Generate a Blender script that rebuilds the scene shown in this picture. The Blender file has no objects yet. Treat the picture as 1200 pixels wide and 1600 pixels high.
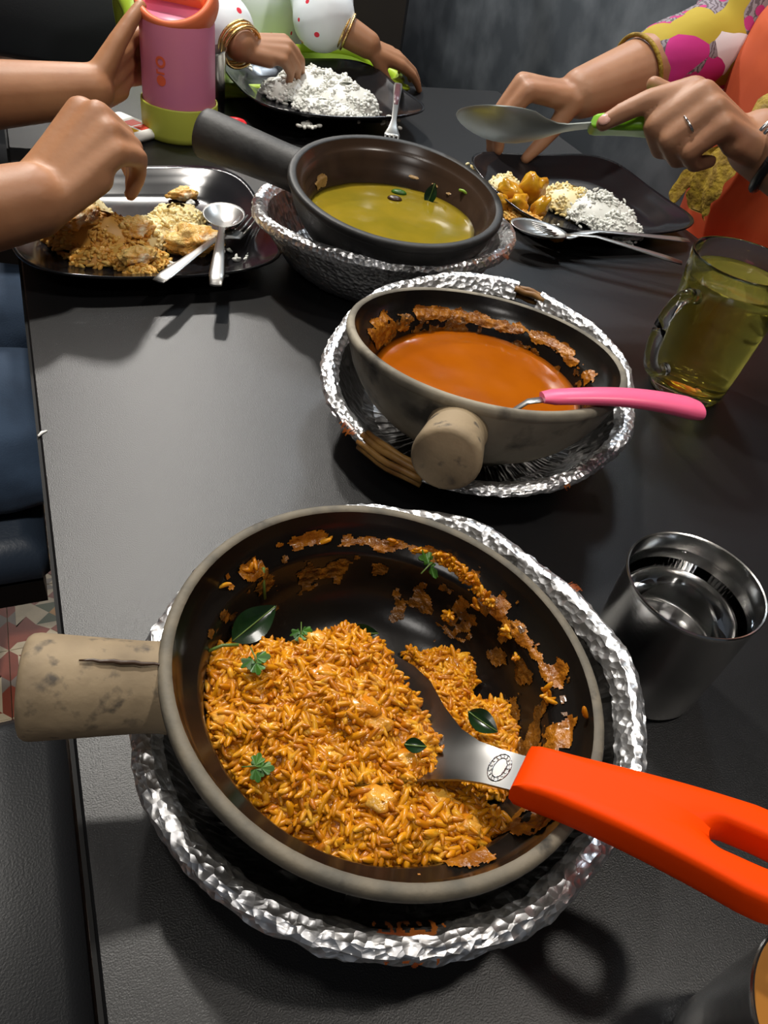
import bpy, bmesh, math, random
import numpy as np
from mathutils import Vector, Matrix, noise

R = random.Random(7)
rng = np.random.default_rng(7)
scene = bpy.context.scene
COL = scene.collection
rad = math.radians

# ------------------------------------------------------------------ camera, world, lights, exposure
# table top is z = 0, the floor is z = -0.75, units are metres
pitch, roll = rad(42.97), rad(11.69)
fwd = Vector((0, math.cos(pitch), -math.sin(pitch)))
rt0 = Vector((1, 0, 0)); up0 = rt0.cross(fwd)
rt = math.cos(roll) * rt0 + math.sin(roll) * up0
up = -math.sin(roll) * rt0 + math.cos(roll) * up0
cd = bpy.data.cameras.new('camera'); cam = bpy.data.objects.new('camera', cd); COL.objects.link(cam)
m = Matrix((rt, up, -fwd)).transposed().to_4x4(); m.translation = (0, 0, 0.36)
cam.matrix_world = m
cd.sensor_fit = 'VERTICAL'; cd.sensor_height = 24; cd.lens = 24 * 1200 / 1600
cd.clip_start = 0.01
scene.camera = cam

w = bpy.data.worlds.new('world'); scene.world = w; w.use_nodes = True
w.node_tree.nodes['Background'].inputs[0].default_value = (0.75, 0.85, 1, 1)
w.node_tree.nodes['Background'].inputs[1].default_value = 0.06


def area(name, loc, target, sx, sy, power, col):
    l = bpy.data.lights.new(name, 'AREA'); l.shape = 'RECTANGLE'; l.size = sx; l.size_y = sy
    l.energy = power; l.color = col
    o = bpy.data.objects.new(name, l); COL.objects.link(o); o.location = loc
    o.rotation_euler = (Vector(target) - Vector(loc)).to_track_quat('-Z', 'Y').to_euler()
    return o


area('ceiling_lamp_key', (-0.66, 1.28, 1.85), (-0.1, 0.4, 0), 0.12, 0.12, 36, (1, 0.95, 0.87))
area('ceiling_lamp_aisle', (-1.12, 2.85, 1.85), (-0.2, 0.5, 0), 0.14, 0.14, 42, (1, 0.96, 0.9))
area('ceiling_lamp_near', (0.72, 0.34, 1.85), (0.15, 0.25, 0), 0.12, 0.12, 13, (1, 0.93, 0.84))
area('fill_light_middle', (-0.35, 0.05, 1.85), (-0.2, 0.8, 0), 0.2, 0.2, 4, (1, 0.95, 0.88))  # added fill light, brightens the front of the child's shirt
area('ceiling_lamp_far', (0.15, 2.3, 1.85), (0.1, 1.2, 0), 0.30, 0.10, 7, (0.80, 0.90, 1))
area('ceiling_lamp_far_row', (0.15, 2.62, 1.85), (0.1, 1.2, 0), 0.30, 0.10, 7, (0.80, 0.90, 1))
area('fill_light_behind', (-0.2, -1.1, 1.85), (0, 0.6, 0), 0.5, 0.3, 9, (1, 0.95, 0.9))  # added soft fill from behind the camera, not a known lamp
sl = bpy.data.lights.new('floor_fill_spot', 'SPOT'); sl.energy = 190; sl.spot_size = rad(11); sl.spot_blend = 0.4; sl.shadow_soft_size = 0.05; sl.color = (1, 0.94, 0.85)  # added spot, only there to light the tiles under the left chair
so_ = bpy.data.objects.new('floor_fill_spot', sl); COL.objects.link(so_); so_.location = (0.10, -0.95, 1.85)
so_.rotation_euler = (Vector((-0.575, 0.71, -0.75)) - Vector(so_.location)).to_track_quat('-Z', 'Y').to_euler()
scene.view_settings.view_transform = 'Standard'
scene.view_settings.look = 'None'
scene.view_settings.exposure = 0.0
scene.view_settings.gamma = 1.0
scene.view_settings.use_curve_mapping = False

# ------------------------------------------------------------------ materials
MATS = {}


def nd(nt, t, **kw):
    n = nt.nodes.new(t)
    for k, v in kw.items():
        setattr(n, k, v)
    return n


def M(name, col, rough=0.5, metal=0.0, col2=None, ns=20.0, lo=0.4, hi=0.6, detail=4.0, bump=0.0, bs=200.0, bdist=0.001,
      spec=0.5, coat=0.0, trans=0.0, ior=1.45, sss=0.0, island=False, rough2=None, col3=None, ns3=60.0, lo3=0.55, hi3=0.65,
      bvor=False, aniso=0.0, sheen=0.0):
    if name in MATS:
        return MATS[name]
    mt = bpy.data.materials.new(name); mt.use_nodes = True; nt = mt.node_tree
    b = nt.nodes['Principled BSDF']; L = nt.links.new
    b.inputs['Base Color'].default_value = (*col, 1)
    b.inputs['Roughness'].default_value = rough
    b.inputs['Metallic'].default_value = metal
    b.inputs['Specular IOR Level'].default_value = spec
    b.inputs['Coat Weight'].default_value = coat
    b.inputs['Coat Roughness'].default_value = 0.08
    b.inputs['Transmission Weight'].default_value = trans
    b.inputs['IOR'].default_value = ior
    b.inputs['Anisotropic'].default_value = aniso
    b.inputs['Sheen Weight'].default_value = sheen
    if sss:
        b.inputs['Subsurface Weight'].default_value = sss
        b.inputs['Subsurface Radius'].default_value = (0.012, 0.005, 0.003)
        b.inputs['Subsurface Scale'].default_value = 0.4
    tc = nd(nt, 'ShaderNodeTexCoord')
    cur = None

    def noise_fac(scale, l, h, det):
        n = nd(nt, 'ShaderNodeTexNoise'); n.inputs['Scale'].default_value = scale; n.inputs['Detail'].default_value = det
        L(tc.outputs['Object'], n.inputs['Vector'])
        r = nd(nt, 'ShaderNodeMapRange'); r.inputs[1].default_value = l; r.inputs[2].default_value = h
        L(n.outputs['Fac'], r.inputs[0])
        return r.outputs[0]

    def mix(fac, a, c):
        x = nd(nt, 'ShaderNodeMix', data_type='RGBA'); L(fac, x.inputs[0])
        if isinstance(a, tuple): x.inputs[6].default_value = (*a, 1)
        else: L(a, x.inputs[6])
        x.inputs[7].default_value = (*c, 1)
        return x.outputs[2]
    if col2 is not None:
        if island:
            g = nd(nt, 'ShaderNodeNewGeometry'); f = g.outputs['Random Per Island']
        else:
            f = noise_fac(ns, lo, hi, detail)
        cur = mix(f, col, col2)
        if rough2 is not None:
            rr = nd(nt, 'ShaderNodeMapRange'); rr.inputs[3].default_value = rough; rr.inputs[4].default_value = rough2
            L(f, rr.inputs[0]); L(rr.outputs[0], b.inputs['Roughness'])
    if col3 is not None:
        cur = mix(noise_fac(ns3, lo3, hi3, 5), cur if cur is not None else col, col3)
    if cur is not None:
        L(cur, b.inputs['Base Color'])
    if bump:
        if bvor:
            n = nd(nt, 'ShaderNodeTexVoronoi'); n.inputs['Scale'].default_value = bs; o = n.outputs['Distance']
        else:
            n = nd(nt, 'ShaderNodeTexNoise'); n.inputs['Scale'].default_value = bs; n.inputs['Detail'].default_value = 3; o = n.outputs['Fac']
        L(tc.outputs['Object'], n.inputs['Vector'])
        bp = nd(nt, 'ShaderNodeBump'); bp.inputs['Strength'].default_value = bump; bp.inputs['Distance'].default_value = bdist
        L(o, bp.inputs['Height']); L(bp.outputs[0], b.inputs['Normal'])
    MATS[name] = mt
    return mt


TABLE = M('black_laminate', (0.0045, 0.0045, 0.005), 0.38, bump=0.5, bs=1300, bdist=0.00035, spec=0.55)
EDGE = M('black_edge', (0.004, 0.004, 0.004), 0.6, spec=0.2)
LEATHER = M('black_leatherette', (0.014, 0.015, 0.017), 0.45, bump=0.3, bs=520, bdist=0.001)
LEATHER_BOOTH = M('charcoal_leatherette', (0.055, 0.06, 0.068), 0.45, bump=0.25, bs=260, bdist=0.001)
LEATHER_BLUE = M('navy_leatherette', (0.016, 0.024, 0.038), 0.42, bump=0.3, bs=260, bdist=0.001)
LEATHER_GREY = M('smudged_slate_leatherette', (0.075, 0.088, 0.105), 0.42, col2=(0.15, 0.17, 0.195), ns=9, lo=0.42, hi=0.68)
DARKMETAL = M('dark_steel', (0.05, 0.05, 0.05), 0.4, 1.0)
DENIM = M('blue_denim', (0.016, 0.032, 0.062), 0.85, col2=(0.03, 0.055, 0.1), ns=14, bump=0.4, bs=700, bdist=0.0008)
WALLM = M('dark_brown_wall', (0.016, 0.013, 0.012), 0.7, col2=(0.022, 0.018, 0.016), ns=3)
CEIL = M('dark_ceiling', (0.08, 0.08, 0.08), 0.8)
CLAY = M('worn_tan_clay', (0.30, 0.225, 0.135), 0.72, col2=(0.17, 0.125, 0.075), ns=22, lo=0.42, hi=0.64, col3=(0.075, 0.06, 0.045), ns3=110, lo3=0.58, hi3=0.72, bump=0.35, bs=160, bdist=0.0012)
CLAYRIM = M('grey_tan_clay_rim', (0.17, 0.145, 0.105), 0.7, col2=(0.10, 0.09, 0.07), ns=60, lo=0.4, hi=0.65, col3=(0.03, 0.028, 0.024), ns3=55, lo3=0.62, hi3=0.72, bump=0.35, bs=220, bdist=0.001)
CLAYGREY = M('smoked_grey_clay', (0.31, 0.275, 0.21), 0.75, col2=(0.10, 0.09, 0.072), ns=13, lo=0.42, hi=0.62, col3=(0.05, 0.045, 0.037), ns3=38, lo3=0.54, hi3=0.72, bump=0.3, bs=140, bdist=0.001)
CLAYBLACK = M('black_clay', (0.013, 0.013, 0.013), 0.55, col2=(0.028, 0.027, 0.026), ns=25, bump=0.3, bs=160, bdist=0.001)
GLAZE = M('dark_glaze', (0.0055, 0.0045, 0.004), 0.24, col2=(0.009, 0.007, 0.005), ns=30, bump=0.15, bs=90, bdist=0.001)
GLAZEBROWN = M('brown_glaze', (0.045, 0.026, 0.016), 0.25, col2=(0.03, 0.018, 0.012), ns=20)
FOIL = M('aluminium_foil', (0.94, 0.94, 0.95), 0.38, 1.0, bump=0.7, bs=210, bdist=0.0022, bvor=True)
FOILSHADE = M('shaded_foil_inside', (0.16, 0.155, 0.15), 0.34, 1.0, bump=0.5, bs=120, bdist=0.002, bvor=True)  # same foil darkened: shade inside the baskets put into the colour
STAIN = M('sauce_stain', (0.30, 0.085, 0.012), 0.3, col2=(0.16, 0.035, 0.008), ns=120)
BAMBOO = M('bamboo', (0.36, 0.19, 0.05), 0.45, col2=(0.2, 0.09, 0.02), ns=40, bump=0.3, bs=90)
STEEL = M('brushed_steel', (0.62, 0.61, 0.59), 0.2, 1.0, bump=0.05, bs=400)
STEELD = M('satin_steel', (0.36, 0.355, 0.34), 0.36, 1.0)
BLADE = M('grey_spoon_steel', (0.22, 0.215, 0.205), 0.3, 1.0)
STEELDARK = M('room_tinted_steel', (0.5, 0.55, 0.53), 0.48, 0.9)  # reflected room painted into the steel tone of the green spoon's blade
ORANGE = M('orange_plastic', (0.80, 0.052, 0.0008), 0.5, spec=0.08)
PINK = M('pink_plastic', (0.86, 0.13, 0.27), 0.35, sss=0.15)
GREENP = M('bright_green_plastic', (0.22, 0.56, 0.015), 0.35, sss=0.1)
RICE = M('orange_spiced_rice', (0.66, 0.27, 0.006), 0.28, col2=(0.40, 0.115, 0.002), island=True, col3=(0.74, 0.38, 0.03), ns3=140, lo3=0.54, hi3=0.72, sss=0.08, coat=0.05, spec=0.4)
CHUNK = M('soft_orange_vegetable', (0.62, 0.2, 0.006), 0.22, col2=(0.7, 0.36, 0.05), ns=90, bump=0.5, bs=250, bdist=0.002, coat=0.2)
RICEBASE = M('spiced_rice_gravy', (0.36, 0.115, 0.003), 0.28, col2=(0.52, 0.19, 0.006), ns=220, bump=0.8, bs=230, bdist=0.003, coat=0.4)
SMEAR = M('dried_gravy', (0.20, 0.075, 0.006), 0.35, col2=(0.075, 0.03, 0.005), ns=130, lo=0.4, hi=0.62, bump=1.0, bs=300, bdist=0.002, coat=0.2)
SMEARO = M('bright_gravy_smear', (0.36, 0.13, 0.008), 0.3, col2=(0.22, 0.07, 0.006), ns=120, bump=1.0, bs=260, bdist=0.002, coat=0.08, spec=0.35)
WRICE = M('white_rice', (0.74, 0.75, 0.71), 0.45, col2=(0.66, 0.67, 0.62), island=True)
YRICE = M('gravy_tinted_rice', (0.82, 0.74, 0.46), 0.45, col2=(0.76, 0.58, 0.22), island=True)
FRICE = M('fried_rice', (0.74, 0.48, 0.12), 0.45, col2=(0.58, 0.25, 0.03), island=True)
EGG = M('fried_egg', (0.78, 0.54, 0.18), 0.4, bump=1.0, bs=220, bdist=0.003, col2=(0.72, 0.33, 0.05), ns=34, lo=0.4, hi=0.6, col3=(0.85, 0.75, 0.55), ns3=45, lo3=0.55, hi3=0.66, sss=0.15)
CURRYR = M('orange_curry', (0.36, 0.088, 0.002), 0.1, col2=(0.31, 0.072, 0.002), ns=20, bump=0.05, bs=40, bdist=0.0006, spec=0.35)
CURRYG = M('olive_yellow_soup', (0.26, 0.185, 0.014), 0.1, col2=(0.19, 0.15, 0.012), ns=26, lo=0.35, hi=0.7, bump=0.05, bs=40)
CURRYY = M('yellow_curry_coating', (0.62, 0.33, 0.015), 0.25, col2=(0.5, 0.2, 0.012), ns=60, coat=0.4)
LEAF = M('dark_green_leaf', (0.005, 0.018, 0.005), 0.2, col2=(0.01, 0.03, 0.008), ns=60, coat=0.4)
HERB = M('fresh_green_herb', (0.05, 0.15, 0.015), 0.4, col2=(0.025, 0.085, 0.01), ns=80)
STEM = M('green_stem', (0.1, 0.16, 0.03), 0.4)
SEEDB = M('brown_seed', (0.05, 0.025, 0.012), 0.35)
PLATE = M('black_melamine', (0.011, 0.011, 0.013), 0.16, spec=0.6)
GLASS = M('clear_glass', (1, 1, 1), 0.02, trans=1.0, ior=1.47)
TEA = M('pale_green_tea', (0.95, 0.86, 0.16), 0.0, trans=0.93, ior=1.33)
WATER = M('water', (1, 1, 1), 0.0, trans=1.0, ior=1.33)
MILKTEA = M('caramel_milk_tea', (0.36, 0.15, 0.025), 0.3)
PINKB = M('pink_bottle', (0.72, 0.23, 0.36), 0.38, col2=(0.66, 0.21, 0.38), ns=8)
CORAL = M('coral_plastic', (0.92, 0.22, 0.09), 0.42)
LIMEB = M('lime_silicone', (0.48, 0.52, 0.07), 0.5)
LIME = M('lime_plastic', (0.38, 0.54, 0.04), 0.4, sss=0.1)
PRINT = M('orange_print', (0.85, 0.14, 0.06), 0.5)
PAPER = M('white_paper', (0.78, 0.77, 0.74), 0.8)
REDP = M('red_print', (0.6, 0.06, 0.03), 0.6)
YELP = M('yellow_print', (0.75, 0.45, 0.03), 0.6)
REDPL = M('red_plastic', (0.72, 0.03, 0.04), 0.35)
SKIN1 = M('brown_skin', (0.43, 0.205, 0.10), 0.5, col2=(0.36, 0.16, 0.075), ns=14, sss=0.12, bump=0.15, bs=180, bdist=0.0012)
SKIN2 = M('tan_skin', (0.40, 0.205, 0.115), 0.5, col2=(0.34, 0.16, 0.085), ns=14, sss=0.12, bump=0.15, bs=180, bdist=0.0012)
SKIN3 = M('child_skin', (0.36, 0.18, 0.095), 0.5, col2=(0.31, 0.145, 0.07), ns=14, sss=0.12)
NAIL = M('nail', (0.62, 0.34, 0.27), 0.3)
GOLD = M('gold', (0.85, 0.6, 0.25), 0.25, 1.0, bump=0.6, bs=500, bdist=0.001)
SILVER = M('silver', (0.75, 0.75, 0.76), 0.18, 1.0)
WATCH = M('black_strap', (0.012, 0.013, 0.016), 0.35)
KURTI = M('rust_orange_cotton', (0.52, 0.085, 0.022), 0.8, col2=(0.46, 0.07, 0.02), ns=10)
MUSTARD = M('mustard_lace', (0.36, 0.24, 0.02), 0.7, col2=(0.2, 0.12, 0.012), ns=80, bump=0.8, bs=160, bdist=0.003)
SHIRT1 = M('charcoal_shirt', (0.03, 0.032, 0.04), 0.85)
TILE_M = {k: M('tile_' + k, c, 0.45, col2=tuple(x * 0.8 for x in c), ns=25) for k, c in dict(
    cream=(0.50, 0.42, 0.30), red=(0.22, 0.055, 0.035), green=(0.07, 0.095, 0.05), yellow=(0.46, 0.24, 0.07), grey=(0.2, 0.17, 0.15)).items()}
FLOORM = M('worn_floor', (0.28, 0.2, 0.15), 0.5, col2=(0.16, 0.07, 0.05), ns=14)
GROUT = M('dark_grout', (0.05, 0.045, 0.04), 0.8)
INLAY = M('plum_inlay', (0.1, 0.04, 0.05), 0.3)


def cherry_fabric():
    mt = bpy.data.materials.new('cherry_print_cotton'); mt.use_nodes = True; nt = mt.node_tree; L = nt.links.new
    b = nt.nodes['Principled BSDF']; b.inputs['Roughness'].default_value = 0.85
    tc = nd(nt, 'ShaderNodeTexCoord')
    v = nd(nt, 'ShaderNodeTexVoronoi'); v.inputs['Scale'].default_value = 27; v.inputs['Randomness'].default_value = 0.8
    v2 = nd(nt, 'ShaderNodeTexVoronoi'); v2.inputs['Scale'].default_value = 27; v2.inputs['Randomness'].default_value = 0.8
    ad = nd(nt, 'ShaderNodeVectorMath', operation='ADD'); ad.inputs[1].default_value = (0.014, 0.008, 0.004)
    L(tc.outputs['Object'], v.inputs['Vector']); L(tc.outputs['Object'], ad.inputs[0]); L(ad.outputs[0], v2.inputs['Vector'])
    mn = nd(nt, 'ShaderNodeMath', operation='MINIMUM'); L(v.outputs['Distance'], mn.inputs[0]); L(v2.outputs['Distance'], mn.inputs[1])
    lt = nd(nt, 'ShaderNodeMath', operation='LESS_THAN'); L(mn.outputs[0], lt.inputs[0]); lt.inputs[1].default_value = 0.11
    v3 = nd(nt, 'ShaderNodeTexVoronoi'); v3.inputs['Scale'].default_value = 9
    L(tc.outputs['Object'], v3.inputs['Vector'])
    l3 = nd(nt, 'ShaderNodeMath', operation='LESS_THAN'); L(v3.outputs['Distance'], l3.inputs[0]); l3.inputs[1].default_value = 0.085
    m1 = nd(nt, 'ShaderNodeMix', data_type='RGBA'); m1.inputs[6].default_value = (0.78, 0.85, 0.90, 1); m1.inputs[7].default_value = (0.72, 0.03, 0.06, 1)
    L(lt.outputs[0], m1.inputs[0])
    m2 = nd(nt, 'ShaderNodeMix', data_type='RGBA'); L(l3.outputs[0], m2.inputs[0]); L(m1.outputs[2], m2.inputs[6]); m2.inputs[7].default_value = (0.2, 0.55, 0.33, 1)
    L(m2.outputs[2], b.inputs['Base Color'])
    return mt


def print_fabric():
    """patchwork print: magenta, mustard, grey with dark swirls and pink dots, white"""
    mt = bpy.data.materials.new('patchwork_print_cotton'); mt.use_nodes = True; nt = mt.node_tree; L = nt.links.new
    b = nt.nodes['Principled BSDF']; b.inputs['Roughness'].default_value = 0.8
    tc = nd(nt, 'ShaderNodeTexCoord')
    nz = nd(nt, 'ShaderNodeTexNoise'); nz.inputs['Scale'].default_value = 14; L(tc.outputs['Object'], nz.inputs['Vector'])
    sc = nd(nt, 'ShaderNodeVectorMath', operation='SCALE'); sc.inputs['Scale'].default_value = 0.035; L(nz.outputs['Color'], sc.inputs[0])
    ad = nd(nt, 'ShaderNodeVectorMath', operation='ADD'); L(tc.outputs['Object'], ad.inputs[0]); L(sc.outputs[0], ad.inputs[1])
    vo = nd(nt, 'ShaderNodeTexVoronoi'); vo.inputs['Scale'].default_value = 21; L(ad.outputs[0], vo.inputs['Vector'])
    sep = nd(nt, 'ShaderNodeSeparateColor'); L(vo.outputs['Color'], sep.inputs[0])
    wv = nd(nt, 'ShaderNodeTexWave'); wv.inputs['Scale'].default_value = 45; wv.inputs['Distortion'].default_value = 9; wv.inputs['Detail Scale'].default_value = 2
    L(tc.outputs['Object'], wv.inputs['Vector'])
    gt = nd(nt, 'ShaderNodeMath', operation='GREATER_THAN'); gt.inputs[1].default_value = 0.45; L(wv.outputs['Fac'], gt.inputs[0])
    g = nd(nt, 'ShaderNodeMix', data_type='RGBA'); g.inputs[6].default_value = (0.10, 0.075, 0.09, 1); g.inputs[7].default_value = (0.25, 0.22, 0.25, 1); L(gt.outputs[0], g.inputs[0])
    v2 = nd(nt, 'ShaderNodeTexVoronoi'); v2.inputs['Scale'].default_value = 50; L(tc.outputs['Object'], v2.inputs['Vector'])
    lt = nd(nt, 'ShaderNodeMath', operation='LESS_THAN'); lt.inputs[1].default_value = 0.34; L(v2.outputs['Distance'], lt.inputs[0])
    g2 = nd(nt, 'ShaderNodeMix', data_type='RGBA'); L(lt.outputs[0], g2.inputs[0]); L(g.outputs[2], g2.inputs[6]); g2.inputs[7].default_value = (0.42, 0.02, 0.16, 1)
    cr = nd(nt, 'ShaderNodeValToRGB'); cr.color_ramp.interpolation = 'CONSTANT'
    els = [(0, (0.50, 0.018, 0.20, 1)), (0.3, (0.40, 0.30, 0.02, 1)), (0.52, (0.7, 0.66, 0.7, 1)), (0.58, (0, 0, 0, 1))]
    cr.color_ramp.elements[0].position = 0; cr.color_ramp.elements[0].color = els[0][1]
    cr.color_ramp.elements[1].position = els[1][0]; cr.color_ramp.elements[1].color = els[1][1]
    for p_, c_ in els[2:]:
        e_ = cr.color_ramp.elements.new(p_); e_.color = c_
    L(sep.outputs[0], cr.inputs[0])
    sel = nd(nt, 'ShaderNodeMath', operation='GREATER_THAN'); sel.inputs[1].default_value = 0.58; L(sep.outputs[0], sel.inputs[0])
    fx = nd(nt, 'ShaderNodeMix', data_type='RGBA'); L(sel.outputs[0], fx.inputs[0]); L(cr.outputs[0], fx.inputs[6]); L(g2.outputs[2], fx.inputs[7])
    L(fx.outputs[2], b.inputs['Base Color'])
    return mt


CHERRY = cherry_fabric(); PRINTF = print_fabric()

# ------------------------------------------------------------------ geometry helpers


class MB:
    def __init__(s):
        s.v = []; s.f = []; s.m = []

    def add(s, V, F, mi=0):
        o = len(s.v)
        s.v += [tuple(x) for x in V]
        s.f += [tuple(i + o for i in f) for f in F]
        s.m += [mi] * len(F)

    def box(s, c, d, rot=0.0, mi=0, bev=0.0):
        x, y, z = [k / 2 for k in d]
        cr, sr = math.cos(rot), math.sin(rot)
        if bev:
            ins = [(x - bev, y - bev), ]
            V = []; F = []
            levels = [(-z, bev), (-z + bev, 0), (z - bev, 0), (z, bev)]
            for zz, b in levels:
                xx, yy = x - b, y - b
                q = bev * 0.6
                V += [(-xx + q, -yy, zz), (xx - q, -yy, zz), (xx, -yy + q, zz), (xx, yy - q, zz), (xx - q, yy, zz), (-xx + q, yy, zz), (-xx, yy - q, zz), (-xx, -yy + q, zz)]
            for k in range(3):
                for i in range(8):
                    j = (i + 1) % 8
                    F.append((k * 8 + i, k * 8 + j, k * 8 + 8 + j, k * 8 + 8 + i))
            F.append(tuple(range(7, -1, -1))); F.append(tuple(range(24, 32)))
        else:
            V = [(-x, -y, -z), (x, -y, -z), (x, y, -z), (-x, y, -z), (-x, -y, z), (x, -y, z), (x, y, z), (-x, y, z)]
            F = [(3, 2, 1, 0), (4, 5, 6, 7), (0, 1, 5, 4), (1, 2, 6, 5), (2, 3, 7, 6), (3, 0, 4, 7)]
        s.add([(c[0] + a * cr - b * sr, c[1] + a * sr + b * cr, c[2] + k) for a, b, k in V], F, mi)

    def lathe(s, prof, n=64, mi=0, c=(0, 0, 0), warp=None, a0=0.0, a1=2 * math.pi):
        full = abs(a1 - a0 - 2 * math.pi) < 1e-6
        cols = n if full else n + 1
        V = []; F = []
        for r, z in prof:
            for i in range(cols):
                a = a0 + (a1 - a0) * i / n
                p = (c[0] + r * math.cos(a), c[1] + r * math.sin(a), c[2] + z)
                V.append(warp(p, a) if warp else p)
        for k in range(len(prof) - 1):
            for i in range(n):
                j = (i + 1) % cols if full else i + 1
                F.append((k * cols + i, k * cols + j, k * cols + cols + j, k * cols + cols + i))
        s.add(V, F, mi)

    def tube(s, path, rads, n=12, mi=0, flat=1.0, upv=(0, 0, 1), caps=True):
        P = [Vector(p) for p in path]
        if not hasattr(rads, '__len__'):
            rads = [rads] * len(P)
        V = []; F = []
        N = len(P)
        for k in range(N):
            t = (P[min(k + 1, N - 1)] - P[max(k - 1, 0)]).normalized()
            u = Vector(upv); sd = t.cross(u)
            if sd.length < 1e-4: sd = t.cross(Vector((1, 0.3, 0)))
            sd.normalize(); uu = sd.cross(t)
            for i in range(n):
                a = 2 * math.pi * i / n
                V.append(P[k] + sd * math.cos(a) * rads[k] + uu * math.sin(a) * rads[k] * flat)
        for k in range(N - 1):
            for i in range(n):
                j = (i + 1) % n
                F.append((k * n + i, k * n + j, k * n + n + j, k * n + n + i))
        if caps:
            F.append(tuple(range(n - 1, -1, -1))); F.append(tuple((N - 1) * n + i for i in range(n)))
        s.add(V, F, mi)

    def ball(s, c, r, n=10, k=7, mi=0, M3=None):
        V = []; F = []
        r = r if hasattr(r, '__len__') else (r, r, r)
        for a in range(k + 1):
            th = math.pi * a / k
            for i in range(n):
                ph = 2 * math.pi * i / n
                p = Vector((r[0] * math.sin(th) * math.cos(ph), r[1] * math.sin(th) * math.sin(ph), -r[2] * math.cos(th)))
                if M3 is not None: p = M3 @ p
                V.append(p + Vector(c))
        for a in range(k):
            for i in range(n):
                j = (i + 1) % n
                F.append((a * n + i, a * n + j, a * n + n + j, a * n + n + i))
        s.add(V, F, mi)

    def mesh(s, name, mats, smooth=True):
        me = bpy.data.meshes.new(name)
        me.from_pydata([tuple(v) for v in s.v], [], s.f)
        for mt in (mats if isinstance(mats, (list, tuple)) else [mats]):
            me.materials.append(mt)
        me.polygons.foreach_set('material_index', s.m)
        me.polygons.foreach_set('use_smooth', [smooth] * len(s.f))
        bm = bmesh.new(); bm.from_mesh(me)
        bmesh.ops.remove_doubles(bm, verts=bm.verts, dist=1e-6)
        bmesh.ops.recalc_face_normals(bm, faces=bm.faces)
        bm.to_mesh(me); bm.free()
        return me

    def build(s, name, mats, parent=None, smooth=True, auto=None):
        me = s.mesh(name, mats, smooth)
        if auto is not None:
            me.set_sharp_from_angle(angle=rad(auto))
        return link(name, me, parent)


def link(name, me, parent=None):
    o = bpy.data.objects.new(name, me); COL.objects.link(o)
    if parent is not None: o.parent = parent
    return o


def tag(o, label, cat, group=None, kind=None):
    o['label'] = label; o['category'] = cat
    if group: o['group'] = group
    if kind: o['kind'] = kind
    return o


def thing(name, label, cat, loc=(0, 0, 0), rot=(0, 0, 0), group=None, kind=None):
    o = bpy.data.objects.new(name, None); o.empty_display_size = 0.05; COL.objects.link(o)
    o.location = loc; o.rotation_euler = rot
    return tag(o, label, cat, group, kind)


def dup(root, loc, rot=None, label=None, group=None):
    r = root.copy(); COL.objects.link(r); r.location = loc
    if rot is not None: r.rotation_euler = rot
    if label: r['label'] = label
    if group: r['group'] = group
    for ch in list(root.children):
        c = ch.copy(); COL.objects.link(c); c.parent = r
        for g in list(ch.children):
            d = g.copy(); COL.objects.link(d); d.parent = c
    return r


def arr_mesh(name, V, F, mats, smooth=True, midx=None):
    """fast mesh from numpy arrays; F is (n,3) or (n,4)"""
    me = bpy.data.meshes.new(name)
    me.vertices.add(len(V)); me.vertices.foreach_set('co', np.ascontiguousarray(V, dtype=np.float32).ravel())
    k = F.shape[1]
    me.loops.add(F.size); me.loops.foreach_set('vertex_index', np.ascontiguousarray(F, dtype=np.int32).ravel())
    me.polygons.add(len(F)); me.polygons.foreach_set('loop_start', np.arange(0, F.size, k, dtype=np.int32))
    me.polygons.foreach_set('use_smooth', np.full(len(F), smooth))
    for mt in mats: me.materials.append(mt)
    if midx is not None: me.polygons.foreach_set('material_index', np.asarray(midx, dtype=np.int32))
    me.update(calc_edges=True); me.validate()
    return me


def grain_base(n=6, k=5):
    V = []; F = []
    for a in range(k + 1):
        th = math.pi * a / k
        for i in range(n):
            ph = 2 * math.pi * i / n
            V.append((-math.cos(th), max(math.sin(th), 0.03) ** 0.8 * math.cos(ph), max(math.sin(th), 0.03) ** 0.8 * math.sin(ph)))
    for a in range(k):
        for i in range(n):
            j = (i + 1) % n
            F.append((a * n + i, a * n + j, a * n + n + j, a * n + n + i))
    return np.array(V), np.array(F)


GV, GF = grain_base()


def grains(P, length=0.0034, width=0.0012, tilt=0.5, nrm=None, jit=0.25):
    """P (n,3) centres -> vertices and faces of rice grains lying roughly flat, slightly bent"""
    n = len(P)
    yaw = rng.uniform(0, 2 * np.pi, n); pt = rng.normal(0, tilt, n)
    L_ = length * rng.uniform(1 - jit, 1 + jit, n); W_ = width * rng.uniform(0.8, 1.2, n)
    bend = rng.normal(0, 0.16, n)
    x = np.stack([np.cos(yaw) * np.cos(pt), np.sin(yaw) * np.cos(pt), np.sin(pt)], -1)
    y = np.stack([-np.sin(yaw), np.cos(yaw), 0 * yaw], -1); z = np.cross(x, y)
    bx = GV[None, :, 0] * L_[:, None]
    by = GV[None, :, 1] * W_[:, None] + bend[:, None] * (GV[None, :, 0] ** 2) * L_[:, None]
    bz = GV[None, :, 2] * W_[:, None]
    V = P[:, None, :] + bx[..., None] * x[:, None, :] + by[..., None] * y[:, None, :] + bz[..., None] * z[:, None, :]
    F = (GF[None] + (np.arange(n) * len(GV))[:, None, None]).reshape(-1, 4)
    return V.reshape(-1, 3), F


def inpoly(x, y, poly):
    c = np.zeros(len(x), bool); n = len(poly)
    for i in range(n):
        x1, y1 = poly[i]; x2, y2 = poly[(i + 1) % n]
        cond = ((y1 > y) != (y2 > y)) & (x < (x2 - x1) * (y - y1) / (y2 - y1 + 1e-12) + x1)
        c ^= cond
    return c


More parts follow.
